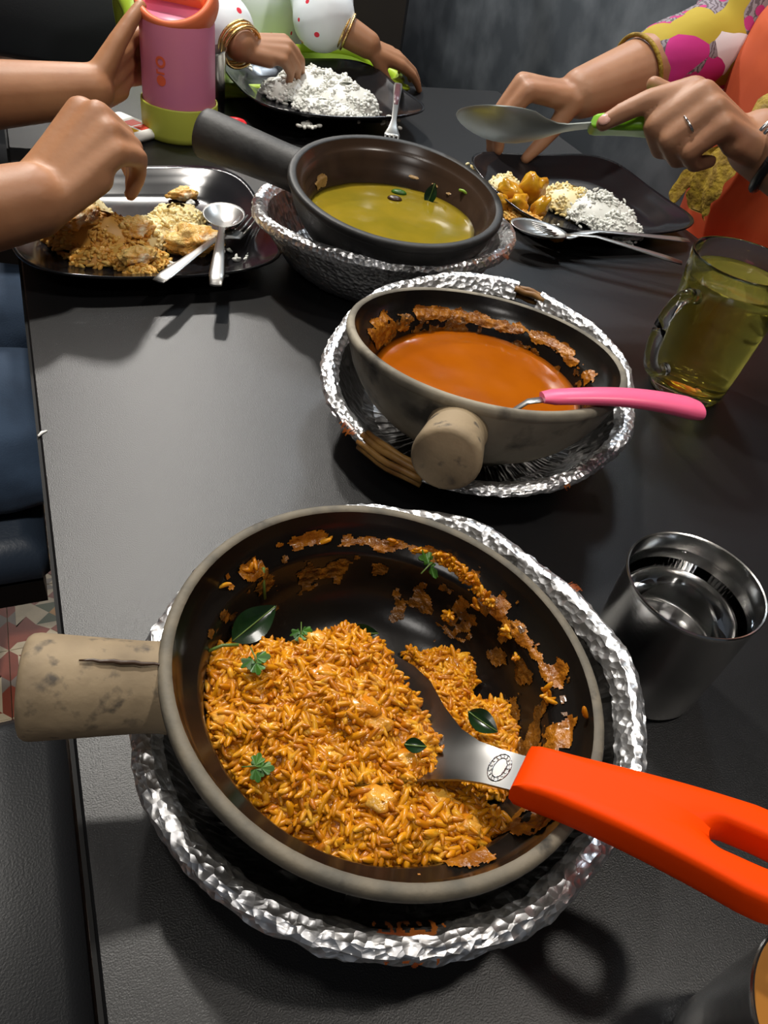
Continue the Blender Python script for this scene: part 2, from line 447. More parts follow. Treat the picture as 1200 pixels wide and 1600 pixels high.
def edgedist(x, y, poly):
    d = np.full(len(x), 9.0); n = len(poly)
    for i in range(n):
        a = np.array(poly[i]); b = np.array(poly[(i + 1) % n]); ab = b - a
        t = np.clip(((x - a[0]) * ab[0] + (y - a[1]) * ab[1]) / (ab @ ab), 0, 1)
        d = np.minimum(d, np.hypot(x - a[0] - t * ab[0], y - a[1] - t * ab[1]))
    return d


def nz2(x, y, s, seed=0.0):
    return np.array([noise.noise(Vector((a * s, b * s, seed))) for a, b in zip(x, y)])


def voxel(V, F, vox, name, mats, it=8, fac=0.5):
    me = bpy.data.meshes.new('tmp'); me.from_pydata([tuple(v) for v in V], [], F)
    o = bpy.data.objects.new('tmp', me); COL.objects.link(o)
    md = o.modifiers.new('r', 'REMESH'); md.mode = 'VOXEL'; md.voxel_size = vox; md.use_smooth_shade = True
    sm = o.modifiers.new('s', 'SMOOTH'); sm.iterations = it; sm.factor = fac
    dg = bpy.context.evaluated_depsgraph_get()
    out = bpy.data.meshes.new_from_object(o.evaluated_get(dg))
    out.name = name
    out.materials.clear()
    for mt in mats: out.materials.append(mt)
    out.polygons.foreach_set('use_smooth', [True] * len(out.polygons))
    bpy.data.objects.remove(o); bpy.data.meshes.remove(me)
    return out


def chain(mb, pts, rads, n=14):
    """tapered capsules joined at the joints"""
    P = [Vector(p) for p in pts]
    if not hasattr(rads, '__len__'): rads = [rads] * len(P)
    for p, r in zip(P, rads): mb.ball(p, r, n, 10)
    for k in range(len(P) - 1):
        if (P[k + 1] - P[k]).length > 1e-5:
            mb.tube([P[k], P[k + 1]], [rads[k], rads[k + 1]], n)


def frame3(x, z):
    x = Vector(x).normalized(); z = Vector(z); z = (z - x * z.dot(x)).normalized(); y = z.cross(x)
    return x, y, z


def hand(mb, W, xd, zd, s=0.18, curls=((40, 40, 20),) * 4, thumb=(35, -25, 20), left=False, spread=4, tips=None, fr=1.0, tl=1.0):
    """a hand: wrist W, xd wrist->knuckles, zd out of the back of the hand. Returns the finger joints."""
    x, y, z = frame3(xd, zd)
    if left: y = -y
    W = Vector(W)

    def loc(a, b, c): return W + x * a * s + y * b * s + z * c * s
    mc = [(0.50, 0.135, -0.01), (0.52, 0.045, 0.012), (0.49, -0.045, 0.006), (0.44, -0.13, -0.014)]
    ph = [(0.235, 0.14, 0.10), (0.26, 0.16, 0.105), (0.24, 0.15, 0.105), (0.19, 0.115, 0.095)]
    rr = [(0.056, 0.05, 0.045, 0.037), (0.057, 0.051, 0.046, 0.038), (0.054, 0.048, 0.043, 0.036), (0.048, 0.043, 0.038, 0.032)]
    out = []
    for f in range(4):
        p = loc(*mc[f]); pts = [loc(0.06, mc[f][1] * 0.55, -0.02), p]; a = 0
        sp = rad(spread * (1.5 - f))
        for k in range(3):
            a += rad(curls[f][k])
            d = (x * math.cos(sp) + y * math.sin(sp)) * math.cos(a) - z * math.sin(a)
            p = p + d * ph[f][k] * s * tl
            pts.append(p)
        r = [q * s * fr for q in rr[f]]
        chain(mb, pts, [0.075 * s, r[0] * 1.12, r[1], r[2], r[3]])
        out.append(pts)
    # palm body: fill between the metacarpals, thenar and hypothenar pads
    for b in (-0.1, 0, 0.1):
        chain(mb, [loc(0.02, b * 0.75, -0.025), loc(0.27, b * 1.05, -0.03), loc(0.46, b, -0.035)], [0.085 * s, 0.08 * s, 0.06 * s])
    chain(mb, [loc(0.06, -0.09, -0.04), loc(0.3, -0.14, -0.05)], [0.075 * s, 0.065 * s])
    # thumb leaves the side of the palm near its base
    ya, pa_, bend = [rad(q) for q in thumb]
    b0 = loc(0.10, 0.10, -0.04)
    d = (x * math.cos(ya) + y * math.sin(ya)) * math.cos(pa_) + z * math.sin(pa_)
    p1 = b0 + d * 0.22 * s
    d2 = (d * math.cos(bend) + x * math.sin(bend)).normalized()
    p2 = p1 + d2 * 0.17 * s
    d3 = (d * math.cos(1.6 * bend) + x * math.sin(1.6 * bend)).normalized()
    p3 = p2 + d3 * 0.13 * s
    chain(mb, [b0, p1, p2, p3], [0.085 * s, 0.066 * s, 0.056 * s, 0.044 * s])
    out.append([b0, p1, p2, p3])
    return out


def limb(mb, pts, rads, n=18):
    chain(mb, pts, rads, n)


def body_obj(name, mb, vox, mats, parent, it=8):
    me = voxel(mb.v, mb.f, vox, name, mats, it)
    me.transform(Matrix.Translation(-Vector(parent.location)))
    return link(name, me, parent)


def off_build(mb, name, mat, parent, smooth=True, auto=None):
    """build from world-space coordinates under an unrotated parent"""
    o = mb.build(name, mat, None, smooth, auto)
    o.data.transform(Matrix.Translation(-Vector(parent.location))); o.parent = parent
    return o


def wobble(me, fx, fy, fz, amp):
    n = len(me.vertices); co = np.empty(n * 3, np.float32); no = np.empty(n * 3, np.float32)
    me.vertices.foreach_get('co', co); me.vertices.foreach_get('normal', no)
    co = co.reshape(-1, 3); no = no.reshape(-1, 3)
    d = np.array([noise.noise(Vector((float(a) * fx, float(b) * fy, float(c) * fz))) for a, b, c in co], np.float32) * amp
    me.vertices.foreach_set('co', (co + no * d[:, None]).ravel()); me.update()


# table frame: a across the table, b along it
TE = Vector((-0.182, 0.2755, 0)); PA = Vector((0.8743, 0.4853, 0)); EA = Vector((-0.4853, 0.8743, 0)); ANG = math.atan2(PA.y, PA.x)


def T(a, b, z=0.0): return TE + PA * a + EA * b + Vector((0, 0, z))


# ================================================================== the setting
def struct(o):
    o['kind'] = 'structure'; return o


mb = MB(); mb.box((0.2, 1.2, -0.765), (5.4, 6.4, 0.02))
floor = struct(mb.build('floor', FLOORM, None, False))


def make_tile():
    s = 0.0643; h = 0.006; mb = MB()
    def poly(pts, mi, z=h): mb.add([(x, y, z) for x, y in pts], [tuple(range(len(pts)))], mi)
    c = 0.0215; o = 0.036; q = 0.052
    poly([(-c, c), (c, c), (0, 0)], 2); poly([(c, -c), (-c, -c), (0, 0)], 2)
    poly([(c, c), (c, -c), (0, 0)], 3); poly([(-c, -c), (-c, c), (0, 0)], 0)
    for k in range(4):
        a = k * math.pi / 2
        def r(p): return (p[0] * math.cos(a) - p[1] * math.sin(a), p[0] * math.sin(a) + p[1] * math.cos(a))
        poly([r(p) for p in ((c, -c), (o, 0), (c, c))], 0)                 # cream point
        poly([r(p) for p in ((c, c), (o, 0), (q, 0.02), (q, q))], 1)      # red kite
        poly([r(p) for p in ((c, c), (q, q), (0.016, q), (0, o))], 0 if k % 2 else 1)
        poly([r(p) for p in ((o, 0), (q, -0.016), (q, 0.016))], 0)
        poly([r(p) for p in ((q, -q), (s, -s), (s, s), (q, q))], 1 if k % 2 == 0 else 0)
        poly([r(p) for p in ((q, -0.016), (s, -0.004), (s, 0.004), (q, 0.016))], 4, h + 0.0001)
    V = [(-s, -s), (s, -s), (s, s), (-s, s)]
    for i in range(4):
        a, b = V[i], V[(i + 1) % 4]
        mb.add([(a[0], a[1], 0), (b[0], b[1], 0), (b[0], b[1], h), (a[0], a[1], h)], [(0, 1, 2, 3)], 0)
    me = bpy.data.meshes.new('tile'); me.from_pydata(mb.v, [], mb.f)
    for k in ('cream', 'red', 'green', 'yellow', 'grey'): me.materials.append(TILE_M[k])
    me.polygons.foreach_set('material_index', mb.m)
    return me


tm = make_tile()
for i in range(-5, 3):
    for j in range(-3, 12):
        p = T(-0.063 + 0.13 * i, 0.602 + 0.13 * j, -0.755)
        o = link('tile', tm, floor); o.location = p; o.rotation_euler = (0, 0, ANG)

for nm, c, d in (('wall_back', (0.2, 4.35, 0.5), (5.4, 0.1, 2.5)), ('wall_left', (-2.45, 1.2, 0.5), (0.1, 6.4, 2.5)),
                 ('wall_right', (2.85, 1.2, 0.5), (0.1, 6.4, 2.5))):
    mb = MB(); mb.box(c, d); struct(mb.build(nm, WALLM, None, False))
mb = MB(); mb.box((0.2, 1.2, 1.95), (5.4, 6.4, 0.08)); struct(mb.build('ceiling', CEIL, None, False))

# ------------------------------------------------------------------ table
TW, TL0, TL1 = 0.80, -0.55, 0.97
tb = thing('dining_table', 'black laminate dining table carrying the whole meal', 'table', T(TW / 2, (TL0 + TL1) / 2, -0.75), (0, 0, ANG))
mb = MB(); mb.box((0, 0, 0.7355), (TW - 0.004, TL1 - TL0 - 0.004, 0.029), bev=0.0015)
mb.build('table_top', TABLE, tb, False)
mb = MB()
for sx, sy, dx, dy in ((0, 1, TW, 0.002), (0, -1, TW, 0.002), (1, 0, 0.002, TL1 - TL0), (-1, 0, 0.002, TL1 - TL0)):
    mb.box((sx * (TW / 2 - 0.001), sy * ((TL1 - TL0) / 2 - 0.001), 0.7345), (dx, dy, 0.029))
mb.build('edge_band', EDGE, tb, False)
for sx in (-1, 1):
    for sy in (-1, 1):
        mb = MB(); mb.box((sx * (TW / 2 - 0.09), sy * ((TL1 - TL0) / 2 - 0.09), 0.36), (0.05, 0.05, 0.72), bev=0.004)
        mb.build('leg', DARKMETAL, tb, False)
# pale chip in the edge band, seen on the left edge
q = T(0.0, 0.1352, 0)
mb = MB()
mb.tube([T(0.001, 0.131, 0.0003), T(0.0035, 0.134, 0.0006), T(0.007, 0.136, 0.0003)], [0.0007, 0.0012, 0.0004], 6)
ch = mb.build('edge_chip', PAPER, None); ch.parent = tb; ch.matrix_parent_inverse = Matrix.LocRotScale(tb.location, tb.rotation_euler, None).inverted()
ch['label'] = 'small white chip in the table edge'


# ------------------------------------------------------------------ chairs
def chair(a, b, mat, label, w=0.46, dpt=0.42, back=True):
    t = thing('dining_chair', label, 'chair', T(a, b, -0.75), (0, 0, ANG))
    mb = MB(); mb.box((0, 0, 0.415), (dpt, w, 0.07), bev=0.016); mb.build('seat', mat, t, True, 50)
    mb = MB(); mb.box((0, 0, 0.362), (dpt - 0.02, w - 0.02, 0.036)); mb.build('seat_frame', DARKMETAL, t, False)
    if back:
        mb = MB(); mb.box((-dpt / 2 + 0.02, 0, 0.70), (0.05, w - 0.02, 0.42), bev=0.016); mb.build('backrest', mat, t, True, 50)
    for sx in (-1, 1):
        for sy in (-1, 1):
            mb = MB(); mb.tube([(sx * (dpt / 2 - 0.15), sy * (w / 2 - 0.07), 0.0), (sx * (dpt / 2 - 0.14), sy * (w / 2 - 0.06), 0.35)], [0.013, 0.018], 10)
            mb.build('leg', DARKMETAL, t)
    return t


chair(-0.235, -0.112, LEATHER, 'black leatherette chair with an empty seat at the near left table edge')
chair(-0.235, 0.553, LEATHER_BLUE, 'navy leatherette chair under the person in blue jeans')

# black padded booth at the far left, with a metal trim strip
bo = thing('padded_booth', 'black padded booth back with a stitched seam behind the outstretched arm', 'booth', (-0.98, 1.92, -0.75), (0, 0, rad(6)))
mb = MB(); mb.box((0, 0, 0.70), (0.62, 0.07, 0.36), bev=0.018); mb.build('lower_cushion', LEATHER_BOOTH, bo, True, 50)
mb = MB(); mb.box((0, 0.005, 1.06), (0.62, 0.07, 0.345), bev=0.018); mb.build('upper_cushion', LEATHER_BOOTH, bo, True, 50)
mb = MB(); mb.box((0, -0.2, 0.42), (0.62, 0.44, 0.1), bev=0.02); mb.build('seat', LEATHER, bo, True, 50)
mb = MB(); mb.box((0, -0.2, 0.185), (0.6, 0.42, 0.37)); mb.build('plinth', EDGE, bo, False)
mb = MB(); mb.box((0.335, 0.01, 0.62), (0.03, 0.09, 1.24)); mb.build('end_post', EDGE, bo, False)
mb = MB(); mb.box((0.333, -0.038, 0.95), (0.008, 0.004, 0.5)); mb.build('trim_strip', STEELDARK, bo, False)
# dark partition behind the child
pt = thing('partition_panel', 'dark brown partition panel behind the child', 'partition', (-0.545, 2.35, -0.75), (0, 0, rad(-4)))
mb = MB(); mb.box((0, 0, 0.62), (0.68, 0.04, 1.24)); mb.build('panel', WALLM, pt, False)
mb = MB(); mb.box((0, 0, 1.26), (0.7, 0.05, 0.04)); mb.build('cap_rail', EDGE, pt, False)
# slate bench along the right side, seen end-on beyond the table
be = thing('slate_bench', 'slate grey bench with a smudged tall backrest along the right side', 'bench', T(1.05, 1.0, -0.75), (0, 0, ANG))
mb = MB(); mb.box((0.16, 0.55, 0.72), (0.07, 3.30, 1.02), bev=0.015); mb.build('backrest', LEATHER_GREY, be, True, 50)
mb = MB(); mb.box((-0.1, 0.20, 0.42), (0.46, 2.60, 0.09), bev=0.02); mb.build('seat', LEATHER, be, True, 50)
mb = MB(); mb.box((-0.06, 0.20, 0.19), (0.4, 2.56, 0.37)); mb.build('plinth', EDGE, be, False)

# ================================================================== foil-wrapped baskets
POT = {1: ((0.0172, 0.2057, 0.0815), (0.0911, 0.0223)), 2: ((0.0474, 0.4830, 0.0899), (0.0123, 0.1354)), 3: ((-0.0476, 0.7113, 0.0981), (0.0555, -0.0910))}


def basket(idx, label, c, r, h, tilt, z0=0.0, gap=None):
    t = thing('foil_basket', label, 'basket', (c[0], c[1], 0), group='foil-wrapped bread baskets under the clay pots')
    n = 250
    prof = [(0.62 * r, 0.0), (0.66 * r, 0.002), (0.74 * r, 0.2 * h), (0.82 * r, 0.45 * h), (0.885 * r, 0.7 * h), (0.93 * r, 0.86 * h),
            (0.955 * r, 0.88 * h), (0.985 * r, 0.90 * h), (1.0 * r, 0.97 * h), (0.992 * r, 1.05 * h), (0.965 * r, 1.09 * h), (0.93 * r, 1.08 * h), (0.905 * r, 1.0 * h), (0.885 * r, 0.92 * h)]
    inner = [(0.885 * r, 0.92 * h), (0.83 * r, 0.66 * h), (0.77 * r, 0.42 * h), (0.70 * r, 0.2 * h), (0.62 * r, 0.1 * h), (0.4 * r, 0.09 * h), (0.0005, 0.09 * h)]
    ph = R.uniform(0, 9)

    def refine(p, k):
        out = []
        for a, b in zip(p[:-1], p[1:]):
            for i in range(k): out.append((a[0] + (b[0] - a[0]) * i / k, a[1] + (b[1] - a[1]) * i / k))
        out.append(p[-1]); return out

    def warp(amp):
        def f(p, a):
            x, y, z = p
            rr = math.hypot(x, y) + 1e-9
            wv = noise.noise(Vector((math.cos(a) * 2.2, math.sin(a) * 2.2, ph))) * 0.004 * (z / h)
            v = Vector((x * 1, y * 1, z * 1)) * 95 + Vector((ph, 0, 0))
            k = (abs(noise.noise(v)) * 2 - 0.5) * amp + (R.random() - 0.5) * amp * 0.8
            k2 = (R.random() - 0.5) * amp * 0.9
            zz = z + (tilt[0] * x + tilt[1] * y) * max(0, z / h) + k2 + wv * 0.8
            f_ = (rr + k + wv) / rr
            return (x * f_, y * f_, max(zz, z0 + 0.0003))
        return f

    def keep(mbx, cols, rows):
        if not gap: return
        F = []; M_ = []
        for idx_f, fc in enumerate(mbx.f):
            row = fc[0] // cols; a = (fc[0] % cols) / cols * 360
            a = a - 360 if a > 180 else a
            drop = False
            for g0, g1 in gap:
                if g0 + R.uniform(-1, 1) < a < g1 + R.uniform(-1, 1) and rows[0] <= row: drop = True
            if not drop: F.append(fc); M_.append(mbx.m[idx_f])
        mbx.f = F; mbx.m = M_
    mb = MB(); pr_ = refine(prof, 3); mb.lathe(pr_, n, warp=warp(0.0011)); keep(mb, n, (14, 99))
    mb.build('foil_wrap', FOIL, t, True, 28)
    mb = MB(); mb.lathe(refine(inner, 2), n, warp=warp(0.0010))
    mb.build('foil_lining', FOILSHADE, t, False)
    return t


bk1 = basket(1, 'foil-wrapped basket under the nearest pot of orange rice', (0.0205, 0.2164), 0.1215, 0.05, (0.048, 0.013))
bk2 = basket(2, 'foil-wrapped basket under the pot of orange curry, bamboo showing', (0.049, 0.5084), 0.1205, 0.049, (0.034, 0.147), gap=[(-128, -106), (67, 77)])
bk3 = basket(3, 'foil-wrapped basket under the black pot of yellow soup', (-0.0585, 0.7484), 0.131, 0.052, (0.023, -0.0833))
for g0, g1 in ((-130, -104), (65, 79)):                   # bare bamboo where the foil has torn
    for k, (rr, zz) in enumerate(((0.1185, 0.0475), (0.1155, 0.0512), (0.1115, 0.0512), (0.1175, 0.0425))):
        mb = MB(); P = []
        for i in range(9):
            a = rad(g0 + (g1 - g0) * i / 8)
            x, y = rr * math.cos(a), rr * math.sin(a)
            P.append((x, y, zz + 0.034 * x + 0.147 * y + 0.0006 * math.sin(i * 1.3 + k * 2)))
        mb.tube(P, 0.0026, 8); mb.build('bamboo_strip', BAMBOO, bk2)


def stain(parent, a0, a1, r0, r1, z, tilt, seed):
    mb = MB(); n = 64; mrow = 22; V = []; F = []
    for j in range(mrow + 1):
        for i in range(n + 1):
            a = rad(a0 + (a1 - a0) * i / n); t_ = j / mrow
            th = math.pi * (0.05 + 0.85 * t_)
            rc, rh = (r0 + r1) / 2, (r1 - r0) / 2
            rr = rc + rh * math.cos(th); zz = z + rh * math.sin(th) * 0.75
            x, y = rr * math.cos(a), rr * math.sin(a)
            V.append((x, y, zz + tilt[0] * x + tilt[1] * y))
    for j in range(mrow):
        for i in range(n):
            u = (i + .5) / n * 2 - 1; v_ = (j + .5) / mrow * 2 - 1
            if u * u + v_ * v_ + 1.5 * noise.noise(Vector((i * 0.18, j * 0.22, seed))) < 0.5:
                F.append((j * (n + 1) + i, j * (n + 1) + i + 1, (j + 1) * (n + 1) + i + 1, (j + 1) * (n + 1) + i))
    mb.add(V, F); o = mb.build('sauce_stain', STAIN, parent); return o


stain(bk1, -87, -72, 0.106, 0.1225, 0.0475, (0.048, 0.013), 1.0)
stain(bk1, 39, 43, 0.114, 0.1245, 0.05, (0.048, 0.013), 2.0)
stain(bk1, 13, 16, 0.113, 0.1235, 0.05, (0.048, 0.013), 3.0)
stain(bk2, -140, -131, 0.110, 0.1235, 0.047, (0.034, 0.147), 4.0)
stain(bk2, -58, -54, 0.110, 0.1235, 0.047, (0.034, 0.147), 5.0)
stain(bk2, 80, 84, 0.110, 0.1235, 0.047, (0.034, 0.147), 6.0)
stain(bk3, -25, -21, 0.121, 0.135, 0.049, (0.023, -0.083), 7.0)

# ================================================================== clay pots
INNER = [(0.0945, -0.001), (0.0925, -0.006), (0.0892, -0.014), (0.0835, -0.017), (0.0812, -0.021), (0.079, -0.034), (0.073, -0.046), (0.060, -0.056), (0.035, -0.061), (0.0005, -0.062)]
INNER3 = [(0.0925, -0.001), (0.0895, -0.006), (0.0872, -0.009), (0.0855, -0.010), (0.084, -0.016), (0.0825, -0.0175), (0.0805, -0.024), (0.0785, -0.0255), (0.0765, -0.036), (0.070, -0.052), (0.05, -0.06), (0.0005, -0.062)]


def rin(d, prof=INNER):
    return float(np.interp(d, [-p[1] for p in prof], [p[0] for p in prof]))


def potframe(k):
    c, (nx, ny) = POT[k]
    nz_ = 1.0
    n = Vector((nx, ny, nz_)); 
    n = Vector((math.sin(math.asin(nx)), ny, nz_))
    s = math.sin
    # fitted normal components are already sines of the tilt angles
    n = Vector((nx, ny, 1.0)).normalized()
    e1 = (Vector((1, 0, 0)) - n * n.x).normalized(); e2 = n.cross(e1)
    return Vector(c), e1, e2, n


def potmat(k):
    c, e1, e2, n = potframe(k)
    m_ = Matrix((e1, e2, n)).transposed().to_4x4(); m_.translation = c
    return m_


def pot(k, label, body_m, rim_m, glaze_m, hang, hlen, hr0, hr1, hz, depth=0.07, inner=INNER, hm=None, rise=0.0):
    t = thing('clay_pot', label, 'pot', (0, 0, 0), group='handled clay pots in foil baskets')
    t.matrix_world = potmat(k)
    d = depth
    mb = MB()
    if k == 1:
        mb.lathe([(0.0985, -0.0072), (0.0938, -0.0145), (0.0888, -0.024), (0.0825, -0.035), (0.0758, -0.0462), (0.067, -0.055), (0.056, -0.0635), (0.046, -d), (0.0005, -d)], 96)
    else:
        mb.lathe([(0.0985, -0.0072), (0.0965, -0.014), (0.0928, -0.025), (0.0868, -0.036), (0.079, -0.047), (0.0685, -0.057), (0.056, -0.065), (0.046, -d), (0.0005, -d)], 96)
    mb.build('body', body_m, t)
    mb = MB(); mb.lathe([(0.0984, -0.0078), (0.1, -0.0055), (0.1, -0.0025), (0.0992, -0.0007), (0.0978, 0.0), (inner[0][0] + 0.0015, -0.0002), (inner[0][0], -0.001), (inner[0][0] - 0.0005, -0.0025)], 96)
    mb.build('rim', rim_m, t)
    mb = MB(); mb.lathe(inner, 96); mb.build('glazed_inside', glaze_m, t)
    ca, sa = math.cos(rad(hang)), math.sin(rad(hang))
    prof = []; P = []; Rr = []
    N = 14
    for i in range(N + 1):
        f = i / N; rr = 0.0945 + (hlen - 0.0945) * f
        flare = 0.002 * math.exp(-f * 9)
        P.append((rr * ca, rr * sa, hz + rise * f)); Rr.append(hr0 + (hr1 - hr0) * f ** 0.8 + flare)
    for df, k_ in ((0.0025, 0.985), (0.0042, 0.93), (0.005, 0.84)):
        P.append(((hlen + df) * ca, (hlen + df) * sa, hz + rise)); Rr.append(hr1 * k_)
    mb = MB(); mb.tube(P, Rr, 40)
    mb.build('handle', hm or body_m, t, True, 40)
    return t


p1 = pot(1, 'tan clay pot of orange spiced rice nearest the camera, handle to the left', CLAYGREY, CLAYRIM, GLAZE, -163, 0.147, 0.0178, 0.0218, -0.0215, hm=CLAY)
p2 = pot(2, 'grey clay pot of orange curry with its blunt handle facing the camera', CLAYGREY, CLAYGREY, GLAZE, -98.0, 0.128, 0.0175, 0.0212, -0.024, depth=0.074, hm=CLAY)
p3 = pot(3, 'black clay pot of yellow soup with its handle to the far left', CLAYBLACK, CLAYBLACK, GLAZEBROWN, 168, 0.194, 0.0185, 0.0225, -0.021, depth=0.084, inner=INNER3, rise=0.003)
# dark crack along the handle of the nearest pot
mb = MB(); P = []
ca, sa = math.cos(rad(-163)), math.sin(rad(-163))
for i in range(14):
    f = i / 13; rr = 0.096 + 0.034 * f; hr = 0.0188 + 0.0028 * ((rr - 0.088) / 0.059) ** 0.8
    al = rad(98 - 3 * f) + 0.014 * math.sin(i * 2.1)
    P.append((rr * ca - sa * hr * math.cos(al) * -1, rr * sa + ca * hr * math.cos(al) * -1, -0.0205 + hr * math.sin(al) - 0.0002))
mb.tube(P, [0.0004 + 0.0007 * math.sin(math.pi * i / 13) for i in range(14)], 6)
mb.build('crack', SEEDB, p1)['label'] = 'dark crack along the clay handle'


def residue(k, parent, regions, mat, inner, step=(0.75, 0.0007), name='sauce_residue', amp=0.0007, seed=0.0):
    """thin crust of sauce on the inside wall: cells kept where the noise is thick enough"""
    # arc-length table of the profile
    pr_ = np.array(inner); sl = np.r_[0, np.cumsum(np.hypot(*np.diff(pr_, axis=0).T))]
    V = []; F = []; ids = {}
    na = int(360 / step[0]); ns = int(sl[-1] / step[1])

    def vid(i, j):
        i %= na
        if (i, j) not in ids:
            a = 2 * math.pi * i / na; s_ = j * step[1]
            r = np.interp(s_, sl, pr_[:, 0]); z = np.interp(s_, sl, pr_[:, 1])
            th = 0.0003 + amp * max(0, noise.noise(Vector((r * math.cos(a) * 330, r * math.sin(a) * 330, z * 330 + seed))) + 0.35)
            ids[(i, j)] = len(V); V.append(((r - th) * math.cos(a), (r - th) * math.sin(a), z + th * 0.7))
        return ids[(i, j)]
    for i in range(na):
        a = i * step[0]; a = a - 360 if a > 180 else a
        for j in range(ns):
            s_ = j * step[1]; z = np.interp(s_, sl, pr_[:, 1]); r = np.interp(s_, sl, pr_[:, 0])
            best = 0
            for (ac, aw, zc, zw, dens) in regions:
                da = (a - ac + 180) % 360 - 180
                q = (da / aw) ** 2 + ((z - zc) / zw) ** 2
                best = max(best, dens * math.exp(-q))
            if best < 0.08: continue
            nn = 0.5 + 0.5 * noise.fractal(Vector((r * math.cos(rad(a)) * 85, r * math.sin(rad(a)) * 85, z * 85 + seed)), 1.0, 2.0, 3)
            if nn < best: F.append((vid(i, j), vid(i + 1, j), vid(i + 1, j + 1), vid(i, j + 1)))
    mb = MB(); mb.add(V, F)
    o = mb.build(name, mat, parent); o['kind'] = 'stuff'; return o


residue(1, p1, [(150, 10, -0.014, 0.006, .8), (128, 16, -0.0125, 0.0045, .68), (100, 22, -0.0145, 0.003, .8), (75, 12, -0.014, 0.004, .7), (42, 15, -0.0175, 0.005, .75), (22, 12, -0.016, 0.006, .75), (-2, 9, -0.017, 0.008, .95), (-38, 12, -0.022, 0.014, .85), (-60, 12, -0.02, 0.01, .6)], SMEARO, INNER, seed=0.0)
residue(1, p1, [(120, 50, -0.028, 0.016, .56), (45, 45, -0.03, 0.02, .6), (150, 30, -0.025, 0.012, .56), (80, 20, -0.04, 0.012, .55), (5, 25, -0.035, 0.02, .6)], SMEAR, INNER, seed=5.0)
residue(2, p2, [(157, 22, -0.022, 0.010, .95), (117, 26, -0.0165, 0.006, .9), (85, 25, -0.0165, 0.0045, .85), (50, 22, -0.016, 0.0045, .8), (25, 18, -0.018, 0.005, .7)], SMEARO, INNER, seed=11.0, amp=0.0009)
residue(2, p2, [(120, 60, -0.028, 0.014, .55), (40, 50, -0.028, 0.012, .5)], SMEAR, INNER, seed=17.0)
residue(3, p3, [(160, 9, -0.027, 0.006, .95), (75, 30, -0.0245, 0.0016, .6)], M('pale_soup_stain', (0.34, 0.2, 0.07), 0.4), INNER3, seed=23.0)


def liquid(k, zl, name, label, mat, inner=INNER, rings=14, wob=0.0004):
    """a level pool that meets the tilted inside wall of pot k"""
    mi = potmat(k).inverted()
    c, e1, e2, n = potframe(k)
    t = (c.z - zl) / n.z; C0 = c - n * t
    V = [(C0.x, C0.y, zl)]; F = []; N = 96; ed = []
    for i in range(N):
        a = 2 * math.pi * i / N; d = Vector((math.cos(a), math.sin(a), 0)); lo, hi = 0.0, 0.12
        for _ in range(40):
            md = (lo + hi) / 2; q = mi @ (C0 + d * md)
            if math.hypot(q.x, q.y) < rin(-q.z, inner): lo = md
            else: hi = md
        ed.append(lo + 0.0006)
    for rg in range(1, rings + 1):
        for i in range(N):
            a = 2 * math.pi * i / N; rr = ed[i] * rg / rings
            men = 0.0012 * max(0, (rg / rings - 0.93) / 0.07)
            V.append((C0.x + rr * math.cos(a), C0.y + rr * math.sin(a), zl + men + wob * noise.noise(Vector((rr * math.cos(a) * 60, rr * math.sin(a) * 60, 3 + k)))))
    for i in range(N):
        F.append((0, 1 + i, 1 + (i + 1) % N))
    for rg in range(rings - 1):
        for i in range(N):
            j = (i + 1) % N; b = 1 + rg * N
            F.append((b + i, b + j, b + N + j, b + N + i))
    # underside: follows the bowl down so that the pool has depth
    q = len(V); 
    for i in range(N):
        a = 2 * math.pi * i / N; rr = ed[i] * 0.62
        V.append((C0.x + rr * math.cos(a), C0.y + rr * math.sin(a), zl - 0.014))
    b = 1 + (rings - 1) * N
    for i in range(N):
        j = (i + 1) % N; F.append((b + i, b + j, q + j, q + i))
    F.append(tuple(q + i for i in range(N - 1, -1, -1)))
    mb = MB(); mb.add([(v[0] - C0.x, v[1] - C0.y, v[2] - zl) for v in V], F)
    o = mb.build(name, mat); o.location = (C0.x, C0.y, zl)
    return tag(o, label, name.split('_')[-1])


liquid(2, 0.052, 'orange_curry', 'thick orange curry in the grey clay pot', CURRYR)
liquid(3, 0.068, 'yellow_soup', 'thin olive yellow soup in the black clay pot', CURRYG, INNER3)


def lumpy(mb, c, r, seed, amp=0.35, n=18, k=12, fr=1.6):
    s0 = len(mb.v); mb.ball(c, r, n, k)
    for i in range(s0, len(mb.v)):
        p = Vector(mb.v[i]); d = p - Vector(c)
        q = Vector((d.x / r[0], d.y / r[1], d.z / r[2])) * fr
        f = 1 + amp * noise.fractal(q + Vector((seed, seed * 2, 0)), 1.0, 2.0, 3)
        mb.v[i] = tuple(Vector(c) + d * f)


